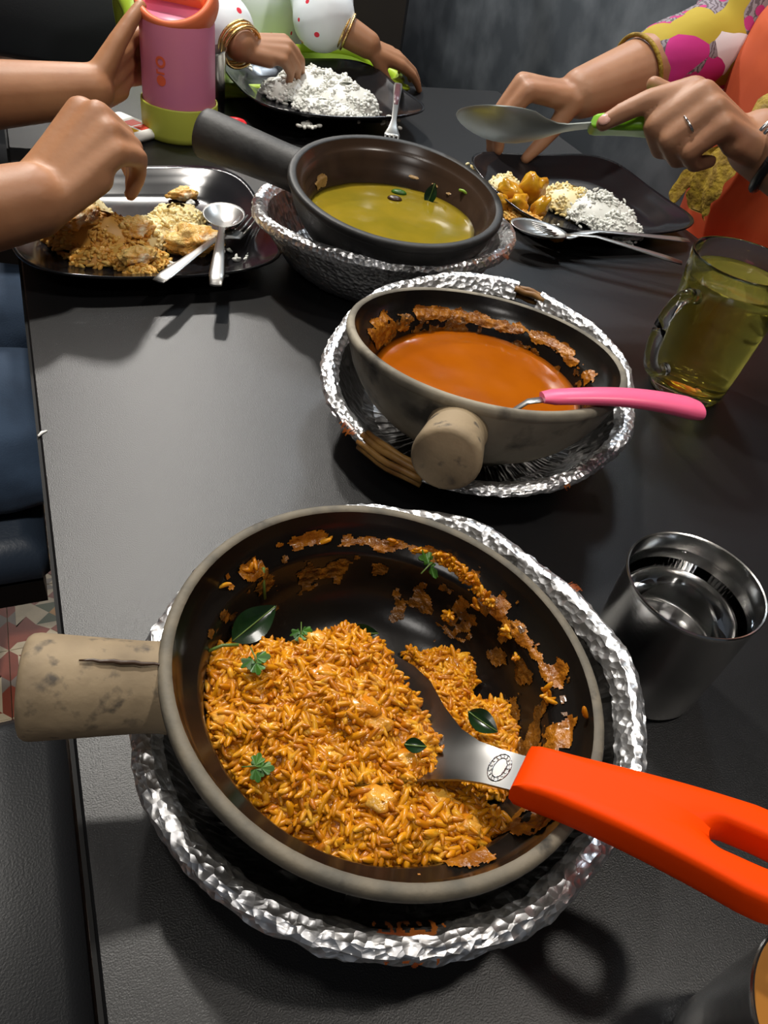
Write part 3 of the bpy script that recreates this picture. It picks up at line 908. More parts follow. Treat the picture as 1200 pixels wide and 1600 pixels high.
# ================================================================== spiced rice in the nearest pot
HEAP = [(-0.0728, 0.2104), (-0.0699, 0.2209), (-0.0546, 0.217), (-0.0439, 0.2178), (-0.033, 0.2245), (-0.0191, 0.234), (-0.0073, 0.2404), (0.0046, 0.2373), (0.0152, 0.2309), (0.024, 0.213), (0.0329, 0.2064), (0.042, 0.1898), (0.0515, 0.1772), (0.0563, 0.1672), (0.0676, 0.1653), (0.0789, 0.1599), (0.0928, 0.162), (0.0899, 0.1544), (0.0765, 0.1462), (0.0534, 0.1324), (0.024, 0.1216), (0.0036, 0.1224), (-0.0165, 0.1322), (-0.0363, 0.147), (-0.0514, 0.1613), (-0.0648, 0.1838)]
THIN = [(0.0271, 0.2552), (0.036, 0.2532), (0.0475, 0.2604), (0.0616, 0.2597), (0.0659, 0.244), (0.0615, 0.231), (0.0797, 0.2335), (0.0898, 0.2226), (0.0882, 0.2113), (0.0994, 0.2086), (0.0977, 0.19), (0.0836, 0.18), (0.0647, 0.18), (0.0307, 0.2208), (0.0293, 0.2374)]
MI1 = potmat(1).inverted(); MI1n = np.array(MI1)


def inside1(x, y, z, margin=0.001):
    P = np.stack([x, y, z, np.ones_like(x)], 0); q = MI1n @ P
    return np.hypot(q[0], q[1]) < np.interp(-q[2], [-p[1] for p in INNER], [p[0] for p in INNER]) - margin


def heap_z(x, y):
    d = edgedist(x, y, HEAP)
    z = 0.050 + 0.012 * np.minimum(1, d / 0.02) ** 0.7 + 0.008 * np.exp(-((x - 0.0) ** 2 + (y - 0.198) ** 2) / 0.032 ** 2)
    z += 0.0045 * nz2(x, y, 62, 2.0) + 0.0026 * nz2(x, y, 150, 5.0)
    return z


def thin_z(x, y):
    d = edgedist(x, y, THIN)
    return 0.027 + 0.006 * np.minimum(1, d / 0.008) + 0.07 * np.maximum(0, x - 0.06) * (1) + 0.0022 * nz2(x, y, 130, 9.0)


def scatter(poly, n):
    xs = [p[0] for p in poly]; ys = [p[1] for p in poly]
    x = rng.uniform(min(xs), max(xs), n); y = rng.uniform(min(ys), max(ys), n); k = inpoly(x, y, poly)
    return x[k], y[k]


Vall = []; Fall = []; Mall = []; off = 0


def addg(V, F, mi):
    global off
    Vall.append(V); Fall.append(F + off); Mall.append(np.full(len(F), mi)); off += len(V)


x, y = scatter(HEAP, 5200); z = heap_z(x, y) + rng.uniform(-0.0025, 0.0012, len(x)); k = inside1(x, y, z, 0.0005)
V, F = grains(np.stack([x[k], y[k], z[k]], -1), 0.0046, 0.0015, 0.38); addg(V, F, 0)
x, y = scatter(THIN, 3200); nn = nz2(x, y, 75, 31.0); kk = (nn > -0.12) | (edgedist(x, y, THIN) > 0.012); x, y = x[kk], y[kk]
z = thin_z(x, y) + rng.uniform(-0.002, 0.0012, len(x)); k = inside1(x, y, z, 0.0003)
V, F = grains(np.stack([x[k], y[k], z[k]], -1), 0.0041, 0.0014, 0.4); addg(V, F, 0)


def base_grid(poly, zf, dz, n=120):
    xs = [p[0] for p in poly]; ys = [p[1] for p in poly]
    gx, gy = np.meshgrid(np.linspace(min(xs), max(xs), n), np.linspace(min(ys), max(ys), n), indexing='ij')
    fx, fy = gx.ravel(), gy.ravel(); inn = inpoly(fx, fy, poly)
    z = zf(fx, fy) - dz; ok = (inn & inside1(fx, fy, z, 0.0)).reshape(n, n)
    F = []
    q = ok[:-1, :-1] & ok[1:, :-1] & ok[1:, 1:] & ok[:-1, 1:]
    I, J = np.nonzero(q)
    F = np.stack([I * n + J, (I + 1) * n + J, (I + 1) * n + J + 1, I * n + J + 1], -1)
    used = np.unique(F); mp = np.full(n * n, 0); mp[used] = np.arange(len(used))
    return np.stack([fx, fy, z], -1)[used], mp[F]


V, F = base_grid(HEAP, heap_z, 0.0002); addg(V, F, 1)
V, F = base_grid(THIN, thin_z, 0.0012, 90); addg(V, F, 1)


# stray clusters on the walls: (angle, radius, z) in the pot's own frame
def wallpt(a, r, z): return potmat(1) @ Vector((r * math.cos(rad(a)), r * math.sin(rad(a)), z))


wp = []
for i in range(120):
    f = R.random(); a = 78 - 26 * f; 
    wp.append(wallpt(a + R.gauss(0, 1.2), 0.0865 - 0.0035 * f, -0.0125 - 0.005 * f + R.gauss(0, 0.0018)))
for (a, r, z, n_) in ((41, .0805, -.02, 5), (32, .0792, -.0267, 3), (11.5, .0818, -.0176, 9), (57, .080, -.0233, 3), (65, .0755, -.0383, 10), (0, .0905, -.0012, 1), (162, .0872, -.0118, 1), (120, .0868, -.0125, 2), (97, .0866, -.0136, 3), (150, .086, -.0143, 6), (85, .0866, -.013, 3)):
    for _ in range(n_): wp.append(wallpt(a + R.gauss(0, 1.1 if n_ > 1 else 0), r, z + R.gauss(0, 0.0016 if n_ > 1 else 0)))
V, F = grains(np.array([tuple(q) for q in wp]), 0.0032, 0.0013, 0.6); addg(V, F, 0)
for (cx_, cy_, r_) in ((0.008, 0.188, 0.0075), (0.016, 0.183, 0.0065), (-0.012, 0.199, 0.006), (0.022, 0.15, 0.007), (0.045, 0.157, 0.0075), (-0.03, 0.178, 0.006), (0.0, 0.165, 0.006), (-0.04, 0.205, 0.005), (0.03, 0.17, 0.006), (0.06, 0.15, 0.006), (-0.018, 0.225, 0.006), (-0.05, 0.175, 0.0055)):
    lm = MB(); zz = float(heap_z(np.array([cx_]), np.array([cy_]))[0]); lumpy(lm, (cx_, cy_, zz), (r_, r_ * 0.75, r_ * 0.45), cx_ * 99, 0.5, 16, 10, 1.5)
    LV = np.array(lm.v); LF = np.array([f for f in lm.f]); addg(LV, LF, 2)
me = arr_mesh('spiced_rice', np.concatenate(Vall), np.concatenate(Fall), [RICE, RICEBASE, CHUNK], True, np.concatenate(Mall))
me.transform(Matrix.Translation((-0.0172, -0.2057, -0.03)))
o = link('spiced_rice', me); o.location = (0.0172, 0.2057, 0.03)
tag(o, 'mound of orange spiced rice filling the nearest clay pot', 'rice', kind='stuff')


# ------------------------------------------------------------------ leaves and herbs
def leaf_mesh(L_, W_, curl=0.25, fold=0.3, n=9):
    mb = MB(); V = []; F = []
    for i in range(n + 1):
        f = i / n; wd = W_ * math.sin(math.pi * f ** 0.85) ** 0.9 + 0.0001
        for j in range(5):
            u = j / 2 - 1
            V.append((L_ * (f - 0.5), u * wd, abs(u) * wd * fold + curl * L_ * (f - 0.5) ** 2 + 0.0002))
    for i in range(n):
        for j in range(4):
            F.append((i * 5 + j, (i + 1) * 5 + j, (i + 1) * 5 + j + 1, i * 5 + j + 1))
    nV = len(V)
    V += [(a, b, c - 0.0004) for a, b, c in V]
    F += [tuple(nV + q for q in reversed(f)) for f in F]
    mb.add(V, F); return mb


def leaf(name, label, loc, L_, W_, rz, rx, ry, mat, group=None, curl=0.25, rib=True):
    o = leaf_mesh(L_, W_, curl).build(name, mat); o.location = loc; o.rotation_euler = (rx, ry, rz)
    tag(o, label, 'leaf', group)
    if rib:
        mb = MB(); mb.tube([(L_ * (f - 0.5), 0, curl * L_ * (f - 0.5) ** 2 + 0.0005) for f in (0.02, 0.25, 0.5, 0.75, 0.97)], 0.00035, 6)
        mb.build('midrib', STEM, o)
    return o


leaf('curry_leaf', 'large glossy dark green leaf at the upper left of the orange rice', (-0.0505, 0.2270, 0.0590), 0.027, 0.0078, rad(50), 0.5, -0.35, LEAF)
leaf('curry_leaf', 'dark green leaf on the rice just right of the steel spoon neck', (0.0665, 0.2085, 0.0440), 0.017, 0.0055, rad(-20), 0.3, 0.2, LEAF)
leaf('curry_leaf', 'small green leaf lying on the middle of the rice mound', (0.0330, 0.1740, 0.0685), 0.010, 0.0032, rad(10), 0.2, 0.1, LEAF)
leaf('curry_leaf', 'dark green leaf tip tucked behind the far edge of the steel spoon', (0.0020, 0.2530, 0.0350), 0.017, 0.005, rad(15), 0.6, 0, LEAF)
leaf('soup_leaf', 'dark green leaf upright at the far side of the yellow soup', (-0.0180, 0.7735, 0.0740), 0.022, 0.006, rad(60), 0.3, -1.2, LEAF)


def sprig(name, label, loc, size, rz, rx, ry):
    t = thing(name, label, 'herb', loc, (rx, ry, rz))
    mb = MB(); mb.tube([(-size * 0.9, 0, 0), (-size * 0.3, size * 0.05, size * 0.06), (0, 0, 0)], size * 0.035, 6); mb.build('stem', STEM, t)
    for k, (ax, ay, aa) in enumerate(((0, 0, 0), (-size * 0.25, size * 0.1, 75), (-size * 0.25, -size * 0.08, -70))):
        mb = MB(); pts = []
        for i in range(25):
            u = i / 24 * 2 - 1; th = u * 2.5
            rr = size * 0.42 * (0.62 + 0.38 * abs(math.cos(th * 2.6))) * (1 - 0.22 * abs(u))
            pts.append((rr * math.cos(th) + size * 0.25, rr * math.sin(th), 0.06 * size * math.sin(th * 4)))
        V = [(0, 0, 0)] + pts; V += [(a, b, c - 0.0004) for a, b, c in V]; n = len(pts) + 1
        F = [(0, i, i + 1) for i in range(1, n - 1)] + [(n, n + i + 1, n + i) for i in range(1, n - 1)]
        F += [(i, n + i, n + i + 1, i + 1) for i in range(1, n - 1)]
        ca, sa = math.cos(rad(aa)), math.sin(rad(aa))
        mb.add([(ax + a * ca - b * sa, ay + a * sa + b * ca, c) for a, b, c in V], F)
        mb.build('leaflet', HERB, t, False)
    return t


sprig('coriander_sprig', 'fresh coriander sprig on the far inner wall of the nearest pot', (0.0315, 0.2885, 0.0620), 0.0125, rad(60), rad(35), 0)
sprig('coriander_sprig', 'coriander leaf on the left part of the orange rice', (-0.0420, 0.1960, 0.0725), 0.0095, rad(-60), 0.2, 0)
sprig('coriander_sprig', 'coriander leaf on the near left part of the orange rice', (-0.0280, 0.1520, 0.0655), 0.0085, rad(10), 0.1, 0)
sprig('coriander_sprig', 'coriander leaf at the left tip of the steel spoon', (-0.0275, 0.2265, 0.0590), 0.008, rad(-80), 0.4, 0)
for lab, P in (('green herb stem stuck to the far left pot wall', [(-0.0530, 0.2525, 0.0712), (-0.0520, 0.2500, 0.064), (-0.0500, 0.2465, 0.055)]),
               ('green herb stem lying at the left edge of the rice', [(-0.0665, 0.2020, 0.0640), (-0.0600, 0.2060, 0.0660), (-0.0530, 0.2085, 0.0655)])):
    c = Vector(P[1]); mb = MB(); mb.tube([Vector(q) - c for q in P], 0.0008, 8)
    o = mb.build('herb_strand', STEM); o.location = c; tag(o, lab, 'herb')
mb = MB(); mb.ball((0, 0, 0), (0.0075, 0.005, 0.003), 12, 8); o = mb.build('soup_seed', SEEDB); o.location = (-0.052, 0.757, 0.0685); tag(o, 'dark seed pod floating near the middle of the yellow soup', 'seed')
mb = MB(); mb.ball((0, 0, 0), (0.008, 0.0045, 0.003), 12, 8); o = mb.build('soup_bean', HERB); o.location = (-0.050, 0.775, 0.0685); tag(o, 'green bean piece floating behind the dark seed', 'vegetable')
mb = MB(); mb.tube([(-0.004, 0.001, 0), (0, 0, 0.001), (0.004, -0.002, 0)], 0.0013, 8); o = mb.build('herb_piece', M('lime_herb', (0.25, 0.42, 0.05), 0.4)); o.location = (0.0122, 0.7690, 0.0842); o.rotation_euler = (0.4, 0, 0); tag(o, 'bright green herb bit on the right inner wall of the black pot', 'herb')

# ================================================================== serving spoons
def serving_spoon(name, label, mat, hl=0.108):
    """origin at the collar, +x along the handle, z up; blade to -x"""
    t = thing(name, label, 'spoon', group='plastic-handled steel rice spoons')
    xs = [0.012, 0.0, -0.012, -0.022, -0.032, -0.044, -0.056, -0.068, -0.080, -0.092, -0.102, -0.112, -0.120, -0.126, -0.1295, -0.131]
    hw = [0.0095, 0.0098, 0.0102, 0.0118, 0.0160, 0.0245, 0.0345, 0.0410, 0.0435, 0.0430, 0.0405, 0.0350, 0.0275, 0.0190, 0.0105, 0.001]
    zc = [0.0, 0.0, -0.002, -0.005, -0.009, -0.0135, -0.017, -0.019, -0.0195, -0.0185, -0.0165, -0.013, -0.0095, -0.006, -0.003, -0.001]
    V = []; F = []; m = 13
    for k, x in enumerate(xs):
        for j in range(m):
            u = j / (m - 1) * 2 - 1
            dish = 0.0 if k < 3 else min(1, (k - 2) / 4) * (abs(zc[k]) * 0.85)
            V.append((x, u * hw[k], zc[k] + dish * abs(u) ** 2.4))
    n = len(V)
    V += [(a, b, c - 0.0011) for a, b, c in V]
    K = len(xs)
    for k in range(K - 1):
        for j in range(m - 1):
            q = (k * m + j, k * m + j + 1, (k + 1) * m + j + 1, (k + 1) * m + j)
            F.append(q); F.append(tuple(n + i for i in reversed(q)))
    bd = [(k * m) for k in range(K)]
    for k in range(K - 1):
        F.append((k * m, (k + 1) * m, n + (k + 1) * m, n + k * m)); F.append((k * m + m - 1, n + k * m + m - 1, n + (k + 1) * m + m - 1, (k + 1) * m + m - 1))
    for j in range(m - 1):
        F.append((j, n + j, n + j + 1, j + 1)); F.append(((K - 1) * m + j, (K - 1) * m + j + 1, n + (K - 1) * m + j + 1, n + (K - 1) * m + j))
    mb = MB(); mb.add(V, F); mb.build('blade', BLADE, t, True, 50)
    # oval maker's stamp: ring, inner ring and small raised marks
    st = MB(); cx, cz = -0.0085, 0.0004
    for rx, ry in ((0.0045, 0.0078), (0.0026, 0.0056)):
        st.tube([(cx + rx * math.cos(a), ry * math.sin(a), -0.0008 + 0.0004) for a in [2 * math.pi * i / 28 for i in range(29)]], 0.00022, 5)
    for i in range(16):
        a = 2 * math.pi * i / 16
        st.tube([(cx + 0.0030 * math.cos(a), 0.0061 * math.sin(a), -0.0004), (cx + 0.0040 * math.cos(a + 0.1), 0.0071 * math.sin(a + 0.1), -0.0004)], 0.0002, 4)
    so = st.build('stamp', SILVER, t); so.location = (0, 0, 0.0007); so.rotation_euler = (0, rad(-9.5), 0); so['kind'] = 'stuff'
    # handle with a hanging hole: outline with a slot, extruded and rounded
    N = 48
    cen = hl * 0.805; out = []; hole = []

    def half(x):
        f = x / hl
        w_ = 0.0122 + 0.0082 * min(1, max(0, (f - 0.08) / 0.72)) ** 1.25
        return w_
    # finer sampling of the long end: use rings between hole and outline
    N2 = 160; out = []; hole = []
    for i in range(N2):
        # distribute angles so that the far collar corner gets vertices
        a = 2 * math.pi * i / N2
        a = math.pi + (a - math.pi) * (0.12 + 0.88 * abs((a - math.pi) / math.pi)) if True else a
        dx, dy = math.cos(a), math.sin(a)
        lo, hi = 0.0, 0.2
        for _ in range(36):
            md = (lo + hi) / 2; px, py = cen + dx * md, dy * md
            x0 = min(max(px, 0.0), hl); w_ = half(x0); r_e = 0.016
            inside = 0 <= px <= hl and abs(py) <= w_
            if inside and px > hl - r_e:
                q = max(0, abs(py) - (w_ - r_e)); inside = math.hypot(px - (hl - r_e), q) <= r_e
            if inside: lo = md
            else: hi = md
        out.append((cen + dx * lo, dy * lo))
        lo2, hi2 = 0.0, 0.03
        for _ in range(30):
            md = (lo2 + hi2) / 2; px, py = dx * md, dy * md
            if math.hypot(max(0, abs(px) - 0.0078), py) <= 0.0066: lo2 = md
            else: hi2 = md
        hole.append((cen + dx * lo2, dy * lo2))
    rings = []
    th = 0.0078

    def arch(x): return 0.004 * math.sin(math.pi * min(1, max(0, x / hl)) * 0.9)
    for f, z in ((0.0, -0.55), (0.0, 0.55), (0.06, 0.85), (0.16, 0.97), (0.3, 0.98), (0.6, 1.0), (0.85, 0.97), (0.93, 0.85), (0.985, 0.6), (1.0, 0.2), (1.0, -0.35), (0.97, -0.72), (0.9, -0.9), (0.5, -1.0), (0.16, -0.95), (0.06, -0.8)):
        rings.append([(h[0] + (o[0] - h[0]) * f, h[1] + (o[1] - h[1]) * f, z * th + arch(h[0] + (o[0] - h[0]) * f)) for h, o in zip(hole, out)])
    mb = MB(); V = [p for r_ in rings for p in r_]; F = []
    nr = len(rings)
    for k in range(nr):
        for i in range(N2):
            j = (i + 1) % N2; kk = (k + 1) % nr
            F.append((k * N2 + i, k * N2 + j, kk * N2 + j, kk * N2 + i))
    mb.add(V, F); mb.build('handle', mat, t, True, 60)
    return t


def aim(o, loc, to, roll_=0.0, upv=(0, 0, 1)):
    x = (Vector(to) - Vector(loc)).normalized(); u = Vector(upv); z = (u - x * u.dot(x)).normalized(); y = z.cross(x)
    m_ = Matrix((x, y, z)).transposed() @ Matrix.Rotation(roll_, 3, 'X')
    o.matrix_world = Matrix.LocRotScale(loc, m_.to_quaternion(), (1, 1, 1))


s1 = serving_spoon('rice_spoon', 'steel serving spoon with a bright orange handle lying in the spiced rice', ORANGE)
aim(s1, (0.0759, 0.1670, 0.0765), (0.158, 0.137, 0.0975), rad(-8))
s2 = serving_spoon('rice_spoon', 'steel serving spoon with a lime green handle held up over the table', GREENP)
aim(s2, (0.1085, 0.7480, 0.1700), (0.1640, 0.7790, 0.1690), rad(-32))
bl = [c for c in s2.children if c.name.startswith('blade')][0]; bl.data.materials[0] = STEELDARK

# pink-handled spoon in the orange curry
t = thing('curry_spoon', 'small steel spoon with a pink handle resting on the orange curry pot', 'spoon')
aim(t, (0.0822, 0.4110, 0.0985), (0.1835, 0.4370, 0.0975), rad(-12))
mb = MB(); P = []; Rr = []
for i in range(16):
    f = i / 15; P.append((f * 0.107, 0, 0.0012 + 0.006 * math.sin(math.pi * f * 0.85) - 0.004 * f)); Rr.append((0.0080 + 0.0050 * f ** 1.1) if 0 < i < 15 else (0.0060 if i == 0 else 0.0110))
mb.tube(P, Rr, 20, flat=0.5); mb.build('handle', PINK, t, True, 60)
mb = MB(); mb.ball((0.090, 0, 0.0072), (0.0058, 0.0036, 0.0013), 16, 8); mb.build('hanging_dimple', M('pink_shade', (0.80, 0.10, 0.22), 0.4), t)
mb = MB(); mb.tube([(0.004, 0, 0.0005), (-0.008, 0.002, -0.003), (-0.020, 0.008, -0.018), (-0.026, 0.014, -0.030)], [0.0042, 0.0042, 0.0055, 0.009], 14, flat=0.3); mb.build('neck', STEELD, t)
mb = MB(); mb.lathe([(0.0005, -0.006), (0.008, -0.0055), (0.015, -0.002), (0.0185, 0.002), (0.0176, 0.002), (0.014, -0.001), (0.0075, -0.0044), (0.0005, -0.005)], 24)
bo_ = mb.build('bowl', STEELD, t); bo_.location = (-0.034, 0.024, -0.0395); bo_.scale = (1, 1, 1)

# ================================================================== steel tumblers
def tumbler(label):
    t = thing('steel_tumbler', label, 'tumbler', group='plain steel water tumblers')
    mb = MB()
    mb.lathe([(0.0005, 0.0), (0.0325, 0.0), (0.0338, 0.0012), (0.0345, 0.004), (0.0358, 0.04), (0.0366, 0.0785), (0.0372, 0.0805), (0.0375, 0.0816), (0.0370, 0.0824), (0.0362, 0.0820), (0.0359, 0.0805),
              (0.0352, 0.04), (0.0339, 0.005), (0.0325, 0.0035), (0.031, 0.0030), (0.0005, 0.0030)], 96)
    mb.build('cup_wall', STEEL, t, True, 40)
    return t


tu = tumbler('steel tumbler of water standing alone at the right of the nearest pot'); tu.location = (0.1688, 0.2940, 0)
tu2 = dup(tu, (-0.356, 1.088, 0), None, 'steel tumbler half hidden behind the pink bottle')
mb = MB(); mb.lathe([(0.0005, 0.0032), (0.0308, 0.0032), (0.0323, 0.0037), (0.0337, 0.0052), (0.0350, 0.04), (0.03585, 0.0712), (0.0354, 0.0708), (0.034, 0.0704), (0.0005, 0.0703)], 96)
o = mb.build('drinking_water', WATER); o.location = (0.1688, 0.2940, 0); tag(o, 'clear water in the steel tumbler at the right', 'water')

# ================================================================== glass mug of tea
mg = thing('glass_mug', 'clear glass mug with a looped handle holding pale tea', 'mug', (0.2475, 0.633, 0), (0, 0, rad(0)))
mb = MB()
mb.lathe([(0.0005, 0.0006), (0.029, 0.0), (0.0325, 0.002), (0.0345, 0.007), (0.0375, 0.04), (0.0425, 0.1), (0.0448, 0.1235), (0.0444, 0.1252), (0.0432, 0.1256), (0.0424, 0.1248),
          (0.0404, 0.1), (0.0353, 0.04), (0.0328, 0.016), (0.0305, 0.0125), (0.025, 0.0112), (0.0005, 0.0105)], 96)
mb.build('glass_wall', GLASS, mg)
ha = rad(215); hx, hy = math.cos(ha), math.sin(ha)
P = []
for r_, z in ((0.0395, 0.096), (0.047, 0.1), (0.058, 0.0985), (0.0665, 0.088), (0.069, 0.072), (0.0675, 0.055), (0.063, 0.04), (0.055, 0.029), (0.046, 0.026), (0.0372, 0.027)): P.append(Vector((r_ * hx, r_ * hy, z)))
# smooth the handle path
for _ in range(2):
    Q = [P[0]]
    for a, b in zip(P[:-1], P[1:]): Q += [a * 0.75 + b * 0.25, a * 0.25 + b * 0.75]
    P = Q + [P[-1]]
mb = MB(); mb.tube(P, 0.0058, 16, flat=1.0); mb.build('handle', GLASS, mg)
mb = MB(); mb.lathe([(0.0005, 0.0107), (0.025, 0.0110), (0.0309, 0.0122), (0.0333, 0.0158), (0.0358, 0.04), (0.0409, 0.1), (0.0416, 0.1088), (0.0402, 0.1083), (0.039, 0.108), (0.0005, 0.1079)], 96)
o = mb.build('tea', TEA); o.location = (0.2475, 0.633, 0); tag(o, 'pale greenish yellow tea filling the glass mug', 'tea')

# a third tumbler, brim full of milk tea, cut off by the frame at the lower right
dup(tu, (0.1930, 0.0935, 0), None, 'steel tumbler brim full of caramel milk tea cut off at the lower right')
mb = MB(); mb.lathe([(0.0005, 0.0032), (0.0308, 0.0032), (0.0323, 0.0037), (0.0337, 0.0052), (0.0350, 0.04), (0.03590, 0.0788), (0.0353, 0.0786), (0.0005, 0.0784)], 72)
o = mb.build('milk_tea', MILKTEA); o.location = (0.1930, 0.0935, 0); tag(o, 'caramel coloured milk tea at the lower right corner', 'tea')

# ================================================================== plates
def plate(label, a, b, z=0.0, half=0.122, rot=0.0, tilt=(0, 0)):
    p = T(a, b, z)
    t = thing('dinner_plate', label, 'plate', p, (tilt[0], tilt[1], ANG + rot), group='square black melamine dinner plates')
    N = 120; ex = 4.2

    def outline(s, a): return s / ((abs(math.cos(a)) ** ex + abs(math.sin(a)) ** ex) ** (1 / ex))
    prof = [(0.02, 0.0042), (0.5, 0.0042), (0.66, 0.0045), (0.74, 0.007), (0.8, 0.0125), (0.9, 0.0165), (0.97, 0.0205), (1.0, 0.0225), (1.004, 0.0215), (1.0, 0.0198), (0.9, 0.0135), (0.8, 0.009), (0.72, 0.0025), (0.66, 0.0), (0.5, 0.0005), (0.02, 0.0005)]
    V = []; F = []
    for s, zz in prof:
        for i in range(N):
            an = 2 * math.pi * i / N; rr = outline(half * s, an)
            c4 = abs(math.sin(2 * an)) ** 3
            V.append((rr * math.cos(an), rr * math.sin(an), zz + (0.004 * c4 * max(0, s - 0.75) * 4 if zz > 0.008 else 0)))
    for k in range(len(prof) - 1):
        for i in range(N):
            j = (i + 1) % N; F.append((k * N + i, k * N + j, (k + 1) * N + j, (k + 1) * N + i))
    F.append(tuple(range(N - 1, -1, -1))); F.append(tuple((len(prof) - 1) * N + i for i in range(N)))
    mb = MB(); mb.add(V, F); mb.build('plate_body', PLATE, t)
    return t


plL = plate('square black plate of fried rice and egg at the left table edge', 0.118, 0.43)
plR = plate('square black plate of white rice and yellow curry at the right', 0.665, 0.49)
plC = plate('square black plate of plain white rice in front of the child', 0.425, 0.825, 0.012, 0.128, rad(4))


def pile(name, label, pieces, mats, cat='rice', loose=(), gl=0.0040, gw=0.0019, origin=None):
    """pieces: (x, y, z, rx, ry, rot, h, n, mat)"""
    Vs = []; Fs = []; Ms = []; o_ = 0
    for (x, y, z, rx, ry, ro, h, n, mi) in pieces:
        u = rng.uniform(-1, 1, (n * 2, 2)); u = u[(u ** 2).sum(1) < 1][:n]
        ca, sa = math.cos(rad(ro)), math.sin(rad(ro))
        px = x + u[:, 0] * rx * ca - u[:, 1] * ry * sa; py = y + u[:, 0] * rx * sa + u[:, 1] * ry * ca
        hz = h * (1 - (u ** 2).sum(1)) ** 0.6
        hz = hz * (0.8 + 0.35 * nz2(px, py, 70, x * 7)) + 0.003 * nz2(px, py, 150, 3)
        pz = z + np.maximum(hz, 0) + rng.uniform(-0.002, 0.001, len(px))
        V, F = grains(np.stack([px, py, np.maximum(pz, z + 0.0005)], -1), gl, gw, 0.5)
        Vs.append(V); Fs.append(F + o_); Ms.append(np.full(len(F), mi)); o_ += len(V)
        # filling under the grains
        g = 26; a_ = np.linspace(0, 2 * np.pi, g, endpoint=False); VV = [[x, y, z + h * 0.95]]
        FF = []
        for k, f in enumerate((0.3, 0.6, 0.85, 0.97)):
            for q in a_:
                qx = x + f * (rx * np.cos(q) * ca - ry * np.sin(q) * sa); qy = y + f * (rx * np.cos(q) * sa + ry * np.sin(q) * ca)
                VV.append([qx, qy, z + 0.93 * h * (1 - f * f) ** 0.6])
        for k in range(3):
            for i in range(g):
                j = (i + 1) % g; b = 1 + k * g
                FF.append((b + i, b + g + i, b + g + j, b + j))
        for i in range(g): FF.append((0, 0, 1 + i, 1 + (i + 1) % g))
        FF = [f if f[0] != f[1] else (f[0], f[2], f[3], f[3]) for f in FF]
        Vs.append(np.array(VV)); qf = np.array([f for f in FF if len(set(f)) == 4]); Fs.append(qf + o_); Ms.append(np.full(len(qf), mi)); o_ += len(VV)
    if len(loose):
        L_ = np.array(loose); V, F = grains(L_[:, :3], gl, gw, 0.3)
        Vs.append(V); Fs.append(F + o_); Ms.append(np.repeat(L_[:, 3].astype(int), len(GF)))
    V = np.concatenate(Vs); F = np.concatenate(Fs)
    c = np.array(origin)
    me = arr_mesh(name, V - c, F, mats, True, np.concatenate(Ms))
    o = link(name, me); o.location = origin
    return tag(o, label, cat, kind='stuff')


# left plate: fried rice, egg pieces
zl = 0.0046
lo = []
for (x, y) in ((-0.205, 0.70), (-0.20, 0.655), (-0.187, 0.69), (-0.25, 0.775), (-0.243, 0.765), (-0.193, 0.65), (-0.177, 0.70), (-0.235, 0.79), (-0.24, 0.655), (-0.255, 0.645), (-0.27, 0.79)):
    for _ in range(5): lo.append((x + R.gauss(0, 0.0028), y + R.gauss(0, 0.0028), 0.007, 0))
pile('fried_rice', 'orange stained fried rice heaped under the eating hand', [
    (-0.318, 0.665, zl, 0.052, 0.030, 20, 0.034, 700, 2), (-0.345, 0.690, zl, 0.036, 0.026, 60, 0.036, 420, 1), (-0.285, 0.690, zl, 0.040, 0.026, 40, 0.024, 460, 1),
    (-0.275, 0.648, zl, 0.032, 0.020, 10, 0.018, 380, 2), (-0.265, 0.735, zl, 0.034, 0.024, 60, 0.024, 380, 1), (-0.305, 0.635, zl, 0.026, 0.014, 20, 0.014, 220, 2), (-0.258, 0.62, 0.008, 0.014, 0.008, 20, 0.008, 80, 2)],
    [WRICE, YRICE, FRICE], loose=lo, origin=(-0.30, 0.68, zl))
for c, r, sd, lab in (((-0.232, 0.6905, 0.017), (0.027, 0.019, 0.013), 3.1, 'large orange edged fried egg piece beside the spoon on the left plate'),
                      ((-0.283, 0.674, 0.024), (0.016, 0.012, 0.010), 7.7, 'small fried egg lump in the middle of the left plate'),
                      ((-0.330, 0.650, 0.036), (0.022, 0.014, 0.010), 1.9, 'fried egg lump on top of the left heap under the hand'),
                      ((-0.266, 0.632, 0.018), (0.016, 0.011, 0.008), 5.2, 'orange fried egg crumb at the near edge of the left plate'),
                      ((-0.2805, 0.8000, 0.0115), (0.016, 0.008, 0.006), 9.4, 'pale curled egg scrap alone at the far side of the left plate')):
    mb = MB(); lumpy(mb, (0, 0, 0), r, sd, 0.42, 36, 24, 2.0); o = mb.build('egg_piece', EGG); o.location = c; o.rotation_euler = (0, 0, rad(35)); tag(o, lab, 'egg')


